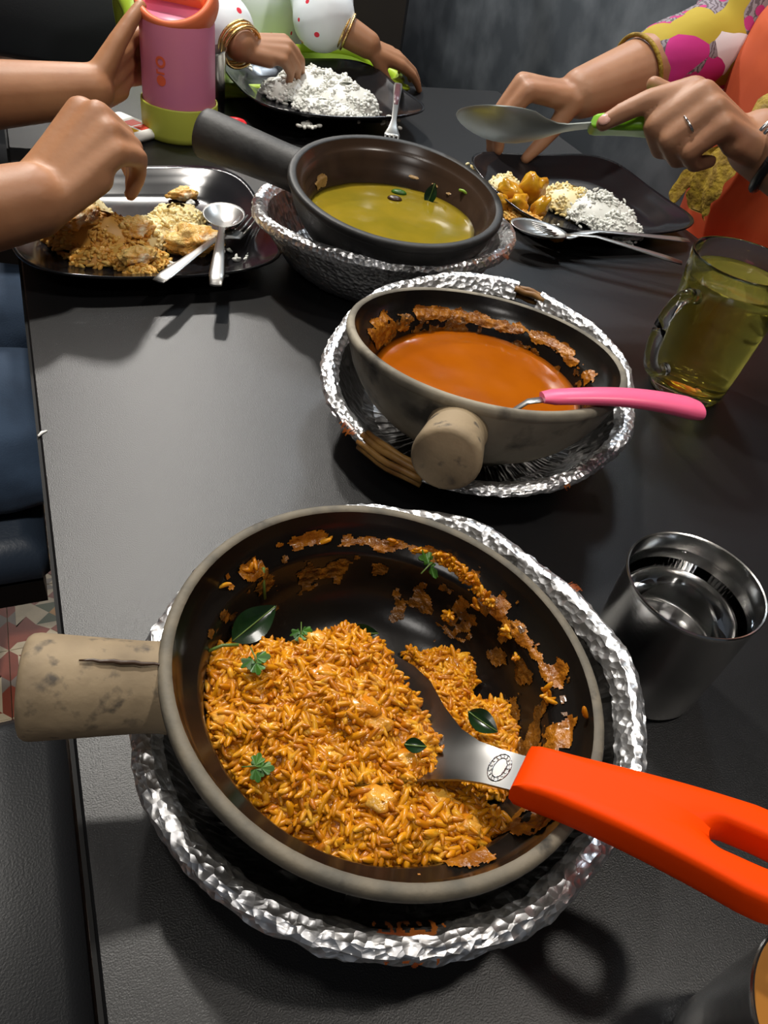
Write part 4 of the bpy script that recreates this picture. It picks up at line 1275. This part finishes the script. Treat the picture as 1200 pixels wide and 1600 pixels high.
def table_spoon(name, label, mat=STEELD, scale=1.0, bowl=(0.021, 0.030), hl=0.125, flat=True):
    t = thing(name, label, 'spoon')
    a, b = bowl; V = []; F = []; N = 28
    rings = [(0.02, -0.0075), (0.4, -0.0066), (0.7, -0.0042), (0.9, -0.0012), (1.0, 0.0), (1.0, -0.0009), (0.9, -0.0022), (0.7, -0.0052), (0.4, -0.0076), (0.02, -0.0085)]
    for s, z in rings:
        for i in range(N):
            q = 2 * math.pi * i / N
            V.append((-b + b * s * math.cos(q) * (1.0), a * s * math.sin(q) * (1 - 0.12 * math.cos(q)), z))
    for k in range(len(rings) - 1):
        for i in range(N):
            j = (i + 1) % N; F.append((k * N + i, k * N + j, (k + 1) * N + j, (k + 1) * N + i))
    mb = MB(); mb.add(V, F); mb.build('bowl', mat, t)
    mb = MB(); mb.tube([(-0.003, 0, -0.001), (0.01, 0, 0.003), (0.03, 0, 0.0065), (hl * 0.55, 0, 0.005), (hl * 0.85, 0, 0.003), (hl, 0, 0.002)], [0.0042, 0.003, 0.0032, 0.005, 0.0068, 0.0055], 12, flat=0.25)
    mb.build('handle', mat, t)
    return t


def fork(name, label, mat=STEELD, hl=0.13, inlay=False):
    t = thing(name, label, 'fork')
    mb = MB(); V = []
    mb.tube([(-0.026, 0, -0.001), (-0.015, 0, -0.003), (0, 0, 0.001), (0.02, 0, 0.005), (hl * 0.5, 0, 0.004), (hl * 0.9, 0, 0.002), (hl, 0, 0.001)], [0.0105, 0.0105, 0.006, 0.0034, 0.0045, 0.0068, 0.0055], 14, flat=0.16)
    mb.build('handle', mat, t)
    for k in range(4):
        y = -0.0084 + 0.0056 * k
        mb = MB(); mb.tube([(-0.024, y, -0.001), (-0.04, y, 0.0015), (-0.058, y * 0.95, 0.006)], [0.0016, 0.0014, 0.0007], 8, flat=0.7); mb.build('tine', mat, t)
    if inlay:
        mb = MB(); mb.tube([(hl * 0.42, 0, 0.0048), (hl * 0.7, 0, 0.0040), (hl * 0.95, 0, 0.0026)], [0.0028, 0.0044, 0.0034], 10, flat=0.16); mb.build('inlay', INLAY, t)
    return t


sp = table_spoon('table_spoon', 'steel spoon lying bowl up at the right of the left plate'); aim(sp, (-0.2110, 0.7130, 0.0250), (-0.1890, 0.6250, 0.0265))
fk = fork('table_fork', 'steel fork crossing under the spoon on the left plate', hl=0.125); aim(fk, (-0.2050, 0.7000, 0.0200), (-0.2260, 0.5760, 0.0290))
# right plate
zl = 0.0046
lo = [(0.028 + R.gauss(0, .006), 1.065 + R.gauss(0, .006), 0.012, 1) for _ in range(22)] + [(x, y, 0.007, 0) for x, y in ((0.14, 1.075), (0.141, 1.077), (0.19, 1.09), (0.192, 1.088), (0.23, 1.07), (0.13, 0.935), (0.133, 0.93), (0.136, 0.94), (0.15, 0.92))]
pile('white_rice', 'white rice mound partly stained yellow on the right plate', [
    (0.188, 0.985, zl, 0.048, 0.040, -25, 0.034, 900, 0), (0.150, 1.005, zl, 0.040, 0.032, -25, 0.030, 600, 1), (0.208, 0.960, zl, 0.034, 0.028, -25, 0.026, 480, 0), (0.066, 1.012, zl, 0.026, 0.022, 30, 0.024, 300, 1), (0.098, 0.925, zl, 0.036, 0.016, -40, 0.012, 260, 2)],
    [WRICE, YRICE, FRICE], loose=lo, origin=(0.18, 0.98, zl))
for c, r, sd, ro, lab in (((0.097, 0.9830, 0.026), (0.017, 0.013, 0.020), 2.3, 20, 'tall yellow curry chunk on the left of the right plate, nearest the rice'),
                          ((0.072, 0.9720, 0.022), (0.018, 0.013, 0.013), 4.9, -20, 'yellow curry chunk at the far left of the right plate'),
                          ((0.084, 0.9500, 0.018), (0.015, 0.012, 0.012), 6.6, 50, 'smooth yellow curry chunk in the front of the curry pile'),
                          ((0.065, 0.9520, 0.014), (0.016, 0.010, 0.010), 8.8, 10, 'orange yellow curry chunk by the black pot rim'),
                          ((0.110, 0.9480, 0.018), (0.014, 0.010, 0.016), 3.7, 70, 'upright yellow curry sliver next to the white rice'),
                          ((0.128, 0.8980, 0.012), (0.014, 0.009, 0.007), 5.5, 0, 'small orange curry scrap above the resting spoon')):
    mb = MB(); lumpy(mb, (0, 0, 0), r, sd, 0.42, 20, 12, 1.4); o = mb.build('curry_piece', CURRYY); o.location = c; o.rotation_euler = (0.2, 0.3, rad(ro)); tag(o, lab, 'curry')
sp = table_spoon('table_spoon', 'long steel spoon hanging over the near edge of the right plate', bowl=(0.021, 0.033), hl=0.128); aim(sp, (0.1390, 0.8640, 0.0265), (0.2585, 0.8500, 0.0260))
fk = fork('table_fork', 'steel fork lying behind the long spoon on the right plate', hl=0.13); aim(fk, (0.1560, 0.8830, 0.0235), (0.2735, 0.9090, 0.0290))
# child's plate
zl = 0.0166
lo = [(-0.105 + R.gauss(0, .010), 1.165 + R.gauss(0, .014), 0.0185, 0) for _ in range(16)] + [(-0.335 + R.gauss(0, .008), 1.245 + R.gauss(0, .008), 0.028, 0) for _ in range(9)] + [(-0.2 + R.gauss(0, .006), 1.06 + R.gauss(0, .006), 0.022, 0) for _ in range(18)] + [(-0.24 + R.gauss(0, .004), 1.10 + R.gauss(0, .004), 0.02, 0) for _ in range(8)]
pile('white_rice', 'plain white rice heaped under the fingers of the child', [
    (-0.215, 1.215, zl, 0.070, 0.050, -20, 0.036, 1000, 0), (-0.170, 1.185, zl, 0.046, 0.045, 10, 0.034, 620, 0), (-0.255, 1.185, zl, 0.040, 0.040, 0, 0.026, 460, 0), (-0.19, 1.145, zl, 0.05, 0.025, 0, 0.018, 380, 0)],
    [WRICE], loose=lo, origin=(-0.21, 1.2, zl), gl=0.0044, gw=0.0024)
fk = fork('table_fork', 'fork with a plum inlaid handle standing out from the plate of the child', hl=0.185, inlay=True); aim(fk, (-0.0915, 1.085, 0.0330), (-0.1110, 1.2950, 0.0400))

# ================================================================== bottle, tissue packet, red cap
bt = thing('water_bottle', 'pink drinking bottle with a coral lid and lime green base sleeve', 'bottle', (-0.352, 1.003, 0))
mb = MB(); mb.lathe([(0.0005, 0.0), (0.043, 0.0), (0.0455, 0.0025), (0.0462, 0.008), (0.0465, 0.039), (0.0462, 0.0405), (0.0448, 0.0405), (0.0444, 0.038), (0.0444, 0.006), (0.0005, 0.005)], 80); mb.build('base_sleeve', LIMEB, bt)
mb = MB(); mb.lathe([(0.0005, 0.0055), (0.043, 0.0055), (0.0438, 0.01), (0.0434, 0.09), (0.0432, 0.126), (0.0425, 0.130), (0.040, 0.134), (0.0005, 0.135)], 80); mb.build('bottle_body', PINKB, bt)
# slanted coral lid ring, flap and spout
tl = Matrix.Rotation(rad(38), 3, 'X')


def lidw(p, a):
    v = tl @ Vector((p[0], p[1], p[2])); return (v.x, v.y, v.z + 0.147)


mb = MB(); mb.lathe([(0.0452, -0.014), (0.0468, -0.010), (0.0475, 0.0), (0.0468, 0.010), (0.0445, 0.014), (0.0405, 0.0135), (0.0385, 0.010), (0.0382, -0.004), (0.042, -0.013)], 80, warp=lidw)
mb.build('lid_ring', CORAL, bt)
mb = MB(); mb.lathe([(0.039, -0.001), (0.036, 0.001), (0.0005, 0.002)], 60, warp=lidw); mb.build('lid_disc', M('pink_lid', (0.80, 0.16, 0.30), 0.4), bt)
mb = MB(); mb.lathe([(0.036, 0.001), (0.036, 0.010), (0.033, 0.016), (0.02, 0.021), (0.0005, 0.022)], 48, warp=lambda p, a: lidw((p[0], max(p[1], -0.012) + 0.004, p[2]), a)); mb.build('spout_flap', M('coral_flap', (0.95, 0.3, 0.12), 0.42), bt)
# upright print on the body: letters read upwards
def letter_ring(mb, cz, rr, fill=False, arc=(0, 360), rx=1.0):
    """flat print on the bottle wall facing the camera; u sideways, v up"""
    n = 30; V = []; F = []
    a0, a1 = rad(arc[0]), rad(arc[1])
    for i in range(n + 1):
        a = a0 + (a1 - a0) * i / n
        for q in (0.0 if fill else 0.55, 1.0): V.append((rr * q * rx * math.cos(a), cz + rr * q * math.sin(a)))
    out = []
    for u, v in V:
        th = rad(-98) + u / 0.0437
        out.append((0.04385 * math.cos(th), 0.04385 * math.sin(th), v))
    for i in range(n): F.append((2 * i, 2 * i + 2, 2 * i + 3, 2 * i + 1))
    mb.add(out, F)


def bar(mb, u0, v0, u1, v1):
    out = []
    for k in range(5):
        f = k / 4
        for v in (v0, v1):
            th = rad(-98) + (u0 + (u1 - u0) * f) / 0.0437; out.append((0.04385 * math.cos(th), 0.04385 * math.sin(th), v))
    mb.add(out, [(2 * k, 2 * k + 2, 2 * k + 3, 2 * k + 1) for k in range(4)])


for nm, fn in (('letter', lambda m_: letter_ring(m_, 0.0895, 0.0062)), ('letter', lambda m_: (letter_ring(m_, 0.0700, 0.0058, True))), ('letter', lambda m_: (bar(m_, -0.0058, 0.0768, 0.0045, 0.0790), bar(m_, -0.0058, 0.0790, -0.0038, 0.0815)))):
    mb = MB(); fn(mb); mb.build(nm, PRINT, bt, False)
tp = thing('tissue_packet', 'white tissue packet with red and yellow print beside the bottle', 'packet', (-0.408, 0.968, 0.0), (0, 0, rad(-25)))
mb = MB(); mb.box((0, 0, 0.006), (0.075, 0.05, 0.012), bev=0.004); mb.build('wrapper', PAPER, tp, True, 50)
for k, (x, y, w_, h_, mt) in enumerate(((0.004, 0.006, 0.016, 0.018, REDP), (0.022, 0.006, 0.014, 0.018, REDP), (0.014, -0.012, 0.03, 0.01, YELP))):
    mb = MB(); mb.box((x, y, 0.0121), (w_, h_, 0.0004)); mb.build('printed_patch', mt, tp, False)
rc = thing('red_cap', 'small red plastic ring cap behind the black pot handle', 'cap', (-0.2965, 1.053, 0))
mb = MB(); mb.lathe([(0.016, 0.0), (0.017, 0.002), (0.0165, 0.01), (0.0145, 0.012), (0.0115, 0.0105), (0.0105, 0.006), (0.0005, 0.005)], 32); mb.build('cap_body', REDPL, rc)

# ================================================================== people
# ---- person at the left (only arms and jeans are in the picture)
pl = thing('person', 'person in blue jeans at the left reaching both bare arms to the table', 'person', T(-0.30, 0.50, -0.30))
mb = MB()
chain(mb, [T(-0.30, 0.50, -0.19), T(-0.36, 0.50, -0.02), T(-0.40, 0.50, 0.14), T(-0.40, 0.50, 0.26)], [0.12, 0.11, 0.125, 0.075], 24)
for b, k in ((0.41, -1), (0.59, 1)):
    chain(mb, [T(-0.28, 0.50 + 0.08 * k, -0.215), T(0.14, b, -0.20), T(0.17, b, -0.45), T(0.15, b, -0.68)], [0.075, 0.052, 0.045, 0.032], 20)
    chain(mb, [T(0.14, b, -0.70), T(0.26, b, -0.725)], [0.034, 0.022], 14)
sR, eR, wR = T(-0.40, 0.32, 0.24), Vector((-0.500, 0.435, 0.045)), Vector((-0.336, 0.592, 0.070))
chain(mb, [T(-0.40, 0.44, 0.2), sR, eR, wR], [0.07, 0.055, 0.045, 0.030], 20)
sL, eL, wL = T(-0.40, 0.68, 0.24), T(-0.17, 0.66, 0.030), Vector((-0.424, 0.912, 0.060))
chain(mb, [T(-0.40, 0.56, 0.2), sL, eL, (eL + wL) / 2 + Vector((0, 0, 0.004)), wL], [0.07, 0.055, 0.043, 0.037, 0.027], 20)
hand(mb, wR, (0.034, 0.060, 0.042), (0.02, -0.62, 0.78), 0.178, ((64, 24, 14), (68, 26, 12), (66, 38, 18), (56, 58, 30)), thumb=(20, -78, 12), spread=-1, fr=1.16)
hand(mb, wL, (0.16, 0.95, 0.22), (-0.95, 0.2, 0.15), 0.165, ((30, 42, 30), (34, 44, 30), (36, 46, 30), (40, 46, 30)), thumb=(40, -10, 16), left=True)
body_obj('body', mb, 0.0028, [SKIN1], pl, 10)
mb = MB()
chain(mb, [T(-0.36, 0.50, -0.06), T(-0.40, 0.50, 0.13), T(-0.40, 0.50, 0.24)], [0.135, 0.14, 0.09], 24)
for s_, e_ in ((sR, eR), (sL, eL)):
    chain(mb, [T(-0.40, 0.50, 0.19), s_, s_ + (e_ - s_) * 0.5], [0.09, 0.075, 0.066], 18)
body_obj('shirt', mb, 0.007, [SHIRT1], pl, 4)
mb = MB()
chain(mb, [T(-0.30, 0.50, -0.175), T(-0.33, 0.50, -0.08)], [0.12, 0.128], 24)
for b, k in ((0.405, -1), (0.592, 1)):
    chain(mb, [T(-0.28, 0.50 + 0.085 * k, -0.205), T(-0.05, b, -0.2015), T(0.14, b, -0.195), T(0.17, b, -0.45), T(0.15, b, -0.64)], [0.092, 0.088, 0.068, 0.058, 0.052], 22)
me = voxel(mb.v, mb.f, 0.006, 'jeans', [DENIM], 4)
wobble(me, 16, 16, 26, 0.004)                                       # folds in the denim
me.transform(Matrix.Translation(-Vector(pl.location))); link('jeans', me, pl)
for b in (0.41, 0.59):
    mb = MB(); chain(mb, [T(0.13, b, -0.705), T(0.29, b, -0.722)], [0.043, 0.030], 16); body_obj('shoe', mb, 0.007, [EDGE], pl, 3)

# ---- child at the far end, in a lime booster seat
ch = thing('person', 'small child in white cherry print shirt with gold bangles, fingers in white rice', 'person', T(0.40, 1.15, -0.12))
mb = MB()
chain(mb, [T(0.40, 1.21, -0.06), T(0.40, 1.21, 0.08), T(0.40, 1.21, 0.18), T(0.40, 1.21, 0.27)], [0.075, 0.085, 0.08, 0.045], 20)
for k in (-1, 1):
    chain(mb, [T(0.40 + 0.05 * k, 1.21, -0.09), T(0.40 + 0.07 * k, 1.04, -0.10), T(0.40 + 0.07 * k, 1.03, -0.3)], [0.05, 0.04, 0.03], 16)
csR, ceR, cwR = T(0.28, 1.19, 0.2), Vector((-0.352, 1.120, 0.125)), Vector((-0.313, 1.135, 0.082))
ceR = Vector((-0.395, 1.200, 0.115))
chain(mb, [T(0.34, 1.20, 0.17), csR, ceR, cwR], [0.045, 0.036, 0.030, 0.022], 16)
csL, ceL, cwL = T(0.52, 1.19, 0.2), Vector((-0.242, 1.335, 0.092)), Vector((-0.170, 1.342, 0.066))
chain(mb, [T(0.46, 1.20, 0.17), csL, ceL, cwL], [0.045, 0.036, 0.026, 0.020], 16)
hand(mb, cwR, (0.062, 0.036, -0.004), (0.15, -0.45, 0.85), 0.128, ((38, 30, 14), (42, 32, 14), (46, 34, 16), (50, 36, 18)), thumb=(28, -50, 8), fr=1.1)
hand(mb, cwL, (0.050, 0.042, -0.020), (0.1, -0.35, 0.9), 0.125, ((12, 16, 10), (14, 18, 10), (16, 20, 12), (18, 22, 12)), thumb=(26, -30, 8), left=True, fr=1.1)
body_obj('body', mb, 0.0024, [SKIN3], ch, 8)
mb = MB()
chain(mb, [T(0.40, 1.20, -0.09), T(0.40, 1.20, 0.06), T(0.40, 1.21, 0.17)], [0.100, 0.106, 0.095], 26)
for s_, e_, w_ in ((csR, ceR, cwR), (csL, ceL, cwL)):
    d = (w_ - e_); cuff = e_ + d * (0.72 if e_ is ceR else 0.28)
    chain(mb, [T(0.40, 1.20, 0.16), s_, e_, cuff], [0.085, 0.058, 0.050 if e_ is ceR else 0.047, 0.036 if e_ is ceR else 0.031], 20)
me = voxel(mb.v, mb.f, 0.005, 'shirt', [CHERRY], 4)
wobble(me, 22, 22, 14, 0.005)
me.transform(Matrix.Translation(-Vector(ch.location))); link('shirt', me, ch)


def band(name, parent, c, axis, r, tr, mat, sq=1.0, n=48, flat=1.0, upv=(0, 0, 1), label=None):
    x, y, z = frame3(axis, upv)
    mb = MB(); P = [Vector(c) + y * r * math.cos(2 * math.pi * i / n) + z * r * sq * math.sin(2 * math.pi * i / n) for i in range(n + 1)]
    mb.tube([p - Vector(parent.location) for p in P], tr, 10, caps=False)
    o = mb.build(name, mat, parent)
    if label: o['label'] = label
    return o


for k, off in enumerate((0.000, 0.0065, 0.013)):
    d = (cwR - ceR).normalized(); band('bangle', ch, cwR - d * (0.008 - off) + Vector((0, 0, -0.002)), d, 0.0275, 0.0022, GOLD)
for off in (0.0, 0.006):
    d = (cwL - ceL).normalized(); band('bangle', ch, ceL + d * (0.036 + off), d, 0.0255, 0.0020, GOLD)
bs = thing('booster_seat', 'lime green plastic booster seat holding the child at the far table end', 'seat', T(0.42, 1.10, -0.75))
tc_ = T(0.425, 0.985, 0.0); TR = ANG + rad(14)
def TT(u, v, z): return tc_ + Vector((u * math.cos(TR) - v * math.sin(TR), u * math.sin(TR) + v * math.cos(TR), z))
mb = MB(); mb.box(TT(0, 0, 0.005), (0.345, 0.19, 0.008), TR, bev=0.003); off_build(mb, 'tray', LIME, bs, True, 50)
mb = MB(); P = []
for k in range(49):
    a_ = 2 * math.pi * k / 48; q_ = (abs(math.cos(a_)) ** 5 + abs(math.sin(a_)) ** 5) ** -0.2
    P.append(TT(0.174 * q_ * math.cos(a_), 0.097 * q_ * math.sin(a_), 0.011))
mb.tube(P, 0.0085, 12, caps=False); off_build(mb, 'tray_rim', LIME, bs)
mb = MB(); mb.box(T(0.41, 1.22, -0.20), (0.34, 0.30, 0.04), ANG, bev=0.012); off_build(mb, 'seat', LIME, bs, True, 50)
mb = MB(); mb.box(T(0.41, 1.37, 0.0), (0.34, 0.03, 0.44), ANG, bev=0.01); off_build(mb, 'backrest', LIME, bs, True, 50)
for a in (0.215, 0.585):
    mb = MB(); mb.tube([T(a, 1.16, -0.19), T(a, 1.16, 0.0), T(a, 1.18, 0.03), T(a, 1.32, 0.035), T(a, 1.35, 0.0), T(a, 1.35, -0.18)], [0.016, 0.016, 0.018, 0.018, 0.016, 0.016], 14); off_build(mb, 'armrest', LIME, bs)
for a in (0.27, 0.55):
    for b in (1.04, 1.29):
        mb = MB(); mb.tube([T(a, b, -0.75), T(a, b, -0.18)], [0.014, 0.017], 12); off_build(mb, 'leg', DARKMETAL, bs)

# ---- person at the right in orange
pr_ = thing('person', 'person in orange tunic with patchwork sleeves holding the green-handled spoon', 'person', T(1.06, 0.48, -0.30))
mb = MB()
chain(mb, [T(1.08, 0.48, -0.18), T(1.07, 0.48, 0.0), T(1.07, 0.50, 0.18), T(1.07, 0.50, 0.34)], [0.12, 0.115, 0.125, 0.08], 24)
for k in (-1, 1):
    chain(mb, [T(1.05, 0.48 + 0.09 * k, -0.21), T(0.66, 0.48 + 0.10 * k, -0.19), T(0.64, 0.48 + 0.10 * k, -0.45), T(0.66, 0.48 + 0.10 * k, -0.70)], [0.08, 0.055, 0.045, 0.032], 18)
    chain(mb, [T(0.66, 0.48 + 0.10 * k, -0.71), T(0.55, 0.48 + 0.10 * k, -0.728)], [0.034, 0.02], 14)
qsR, qeR, qwR = Vector((0.42, 1.42, 0.34)), Vector((0.335, 1.315, 0.165)), Vector((0.146, 1.166, 0.100))
chain(mb, [T(1.07, 0.56, 0.26), qsR, qeR, (qeR + qwR) / 2, qwR], [0.075, 0.058, 0.047, 0.045, 0.032], 20)
qsL, qeL, qwL = T(1.06, 0.26, 0.32), Vector((0.478, 0.742, 0.115)), Vector((0.288, 0.845, 0.160))
chain(mb, [T(1.07, 0.42, 0.26), qsL, qeL, (qeL + qwL) / 2, qwL], [0.075, 0.058, 0.045, 0.040, 0.031], 20)
hand(mb, qwR, (-0.92, -0.36, 0.04), (-0.25, -0.10, 1), 0.175, ((58, 30, 12), (60, 30, 12), (62, 30, 12), (64, 32, 14)), thumb=(16, -62, 10), spread=0, fr=1.14)
fing = hand(mb, qwL, (-0.72, -0.40, 0.32), (-0.20, -0.30, 0.85), 0.182, ((42, 14, 6), (66, 88, 44), (70, 90, 46), (72, 92, 48)), thumb=(48, -14, 30), left=True, fr=1.14)
fist = (fing[1][1] + fing[1][2] * 2 + fing[1][3] * 2 + fing[2][2]) / 6
aim(s2, (0.1204, 0.8300, 0.1492), fist + Vector((0.006, 0.024, -0.006)), rad(-32))
body_obj('body', mb, 0.0028, [SKIN2], pr_, 9)
tip = fing[0][-1]; dd = (fing[0][-1] - fing[0][-2]).normalized()
x_, y_, z_ = frame3(dd, (-0.35, -0.75, 0.55))
mb = MB(); mb.ball(tip - dd * 0.002 + z_ * 0.0062 - Vector(pr_.location), (0.0062, 0.0052, 0.0018), 12, 8, M3=Matrix((x_, y_, z_)).transposed()); mb.build('fingernail', NAIL, pr_)
mb = MB()
chain(mb, [T(1.08, 0.48, -0.17), T(1.06, 0.48, 0.0), T(1.06, 0.50, 0.16), T(1.07, 0.50, 0.30)], [0.165, 0.165, 0.16, 0.10], 28)
for k in (-1, 1):
    chain(mb, [T(1.05, 0.47 + 0.10 * k, -0.18), T(0.80, 0.47 + 0.10 * k, -0.155), T(0.68, 0.47 + 0.11 * k, -0.19), T(0.66, 0.47 + 0.11 * k, -0.55)], [0.115, 0.105, 0.085, 0.10], 20)
me = voxel(mb.v, mb.f, 0.007, 'tunic', [KURTI], 4)
wobble(me, 10, 10, 7, 0.007)
me.transform(Matrix.Translation(-Vector(pr_.location))); link('tunic', me, pr_)
for s_, e_, w_, f0 in ((qsR, qeR, qwR, 0.46), (qsL, qeL, qwL, 0.0)):
    mb = MB(); mid = e_ + (w_ - e_) * f0
    chain(mb, [s_ + (s_ - e_) * 0.1, s_, s_ + (e_ - s_) * 0.5, e_, mid], [0.085, 0.078, 0.072, 0.060, 0.050], 22)
    me = voxel(mb.v, mb.f, 0.005, 'sleeve', [PRINTF], 4)
    wobble(me, 20, 20, 20, 0.005)
    me.transform(Matrix.Translation(-Vector(pr_.location))); so = link('sleeve', me, pr_); so['label'] = 'patchwork print sleeve in magenta, mustard and grey'
    band('cuff_piping', pr_, mid + (w_ - e_).normalized() * 0.040, w_ - e_, 0.046, 0.003, MUSTARD)
# mustard scarf border: one length across the chest, one hanging over the table edge below the watch hand


def ribbon(name, path, wdir, w_, mat, parent, label, n=40, scal=0.004):
    P = [Vector(p) for p in path]
    for _ in range(3):
        Q = [P[0]]
        for a, b in zip(P[:-1], P[1:]): Q += [a * 0.75 + b * 0.25, a * 0.25 + b * 0.75]
        P = Q + [P[-1]]
    wd = Vector(wdir).normalized(); V = []; F = []; m_ = 9
    for i, p in enumerate(P):
        t_ = (P[min(i + 1, len(P) - 1)] - P[max(i - 1, 0)]).normalized(); nn = t_.cross(wd).normalized()
        for j in range(m_):
            u = j / (m_ - 1) * 2 - 1
            e_ = scal * math.sin(i * 1.3) if abs(u) > 0.9 else 0
            V.append(p + wd * (u * w_ / 2 + e_ * u) + nn * (0.004 * math.sin(u * 4 + i * 0.3)) - Vector(parent.location))
    k = len(V); V += [v + Vector((0, 0, -0.002)) for v in V]
    for i in range(len(P) - 1):
        for j in range(m_ - 1):
            q = (i * m_ + j, (i + 1) * m_ + j, (i + 1) * m_ + j + 1, i * m_ + j + 1); F.append(q); F.append(tuple(k + z for z in reversed(q)))
    mb = MB(); mb.add(V, F); o = mb.build(name, mat, parent); o['label'] = label; return o


ribbon('scarf_border', [T(0.90, 0.36, 0.20), T(0.872, 0.44, 0.12), T(0.862, 0.50, 0.06), T(0.845, 0.52, 0.0)], PA * 0.3 + Vector((0, 0, 0.6)) + EA * 0.5, 0.035, MUSTARD, pr_, 'mustard scarf border across the orange chest')
ribbon('scarf_end', [T(0.84, 0.40, 0.17), T(0.81, 0.41, 0.12), T(0.80, 0.425, 0.06), T(0.81, 0.43, 0.022)], EA + PA * 0.2, 0.055, MUSTARD, pr_, 'mustard lace scarf end hanging below the watch hand')
d = (qwL - qeL).normalized()
for off in (0.0, 0.005): band('bangle', pr_, qwL - d * (0.004 + off) + Vector((0.0, 0.004, 0.004)), d + Vector((0, 0.25, 0.15)), 0.0335, 0.0019, SILVER)
o = band('watch', pr_, qwL - d * 0.022, d, 0.0345, 0.0048, WATCH, label='black watch strap')
mb = MB(); x_, y_, z_ = frame3(d, (-0.25, -0.62, 0.74)); c_ = qwL - d * 0.022 + z_ * 0.037
mb.lathe([(0.0005, -0.003), (0.015, -0.003), (0.0165, 0.0), (0.0155, 0.004), (0.0005, 0.0045)], 32, warp=lambda p, a: tuple(c_ + x_ * p[0] + y_ * p[1] + z_ * p[2] - Vector(pr_.location)))
wc = mb.build('watch_case', SILVER, pr_)
mid = fing[2][2]; band('ring', pr_, (fing[2][1] * 0.45 + fing[2][2] * 0.55), fing[2][2] - fing[2][1], 0.0105, 0.0014, SILVER)


# ------------------------------------------------------------------ pieces that belong to a part rather than to the whole thing
def nest(piece, part):
    for o in list(bpy.data.objects):
        if o.parent is not None and o.name.split('.')[0] == piece:
            for q in o.parent.children:
                if q is not o and q.name.split('.')[0] == part and q.matrix_basis == Matrix.Identity(4):
                    o.parent = q; break


for a_, b_ in (('stamp', 'blade'), ('inlay', 'handle'), ('watch_case', 'watch'), ('letter', 'bottle_body'), ('printed_patch', 'wrapper'), ('tray_rim', 'tray'), ('hanging_dimple', 'handle'),
               ('crack', 'handle'), ('sauce_stain', 'foil_wrap'), ('lid_disc', 'lid_ring'), ('spout_flap', 'lid_ring')):
    nest(a_, b_)
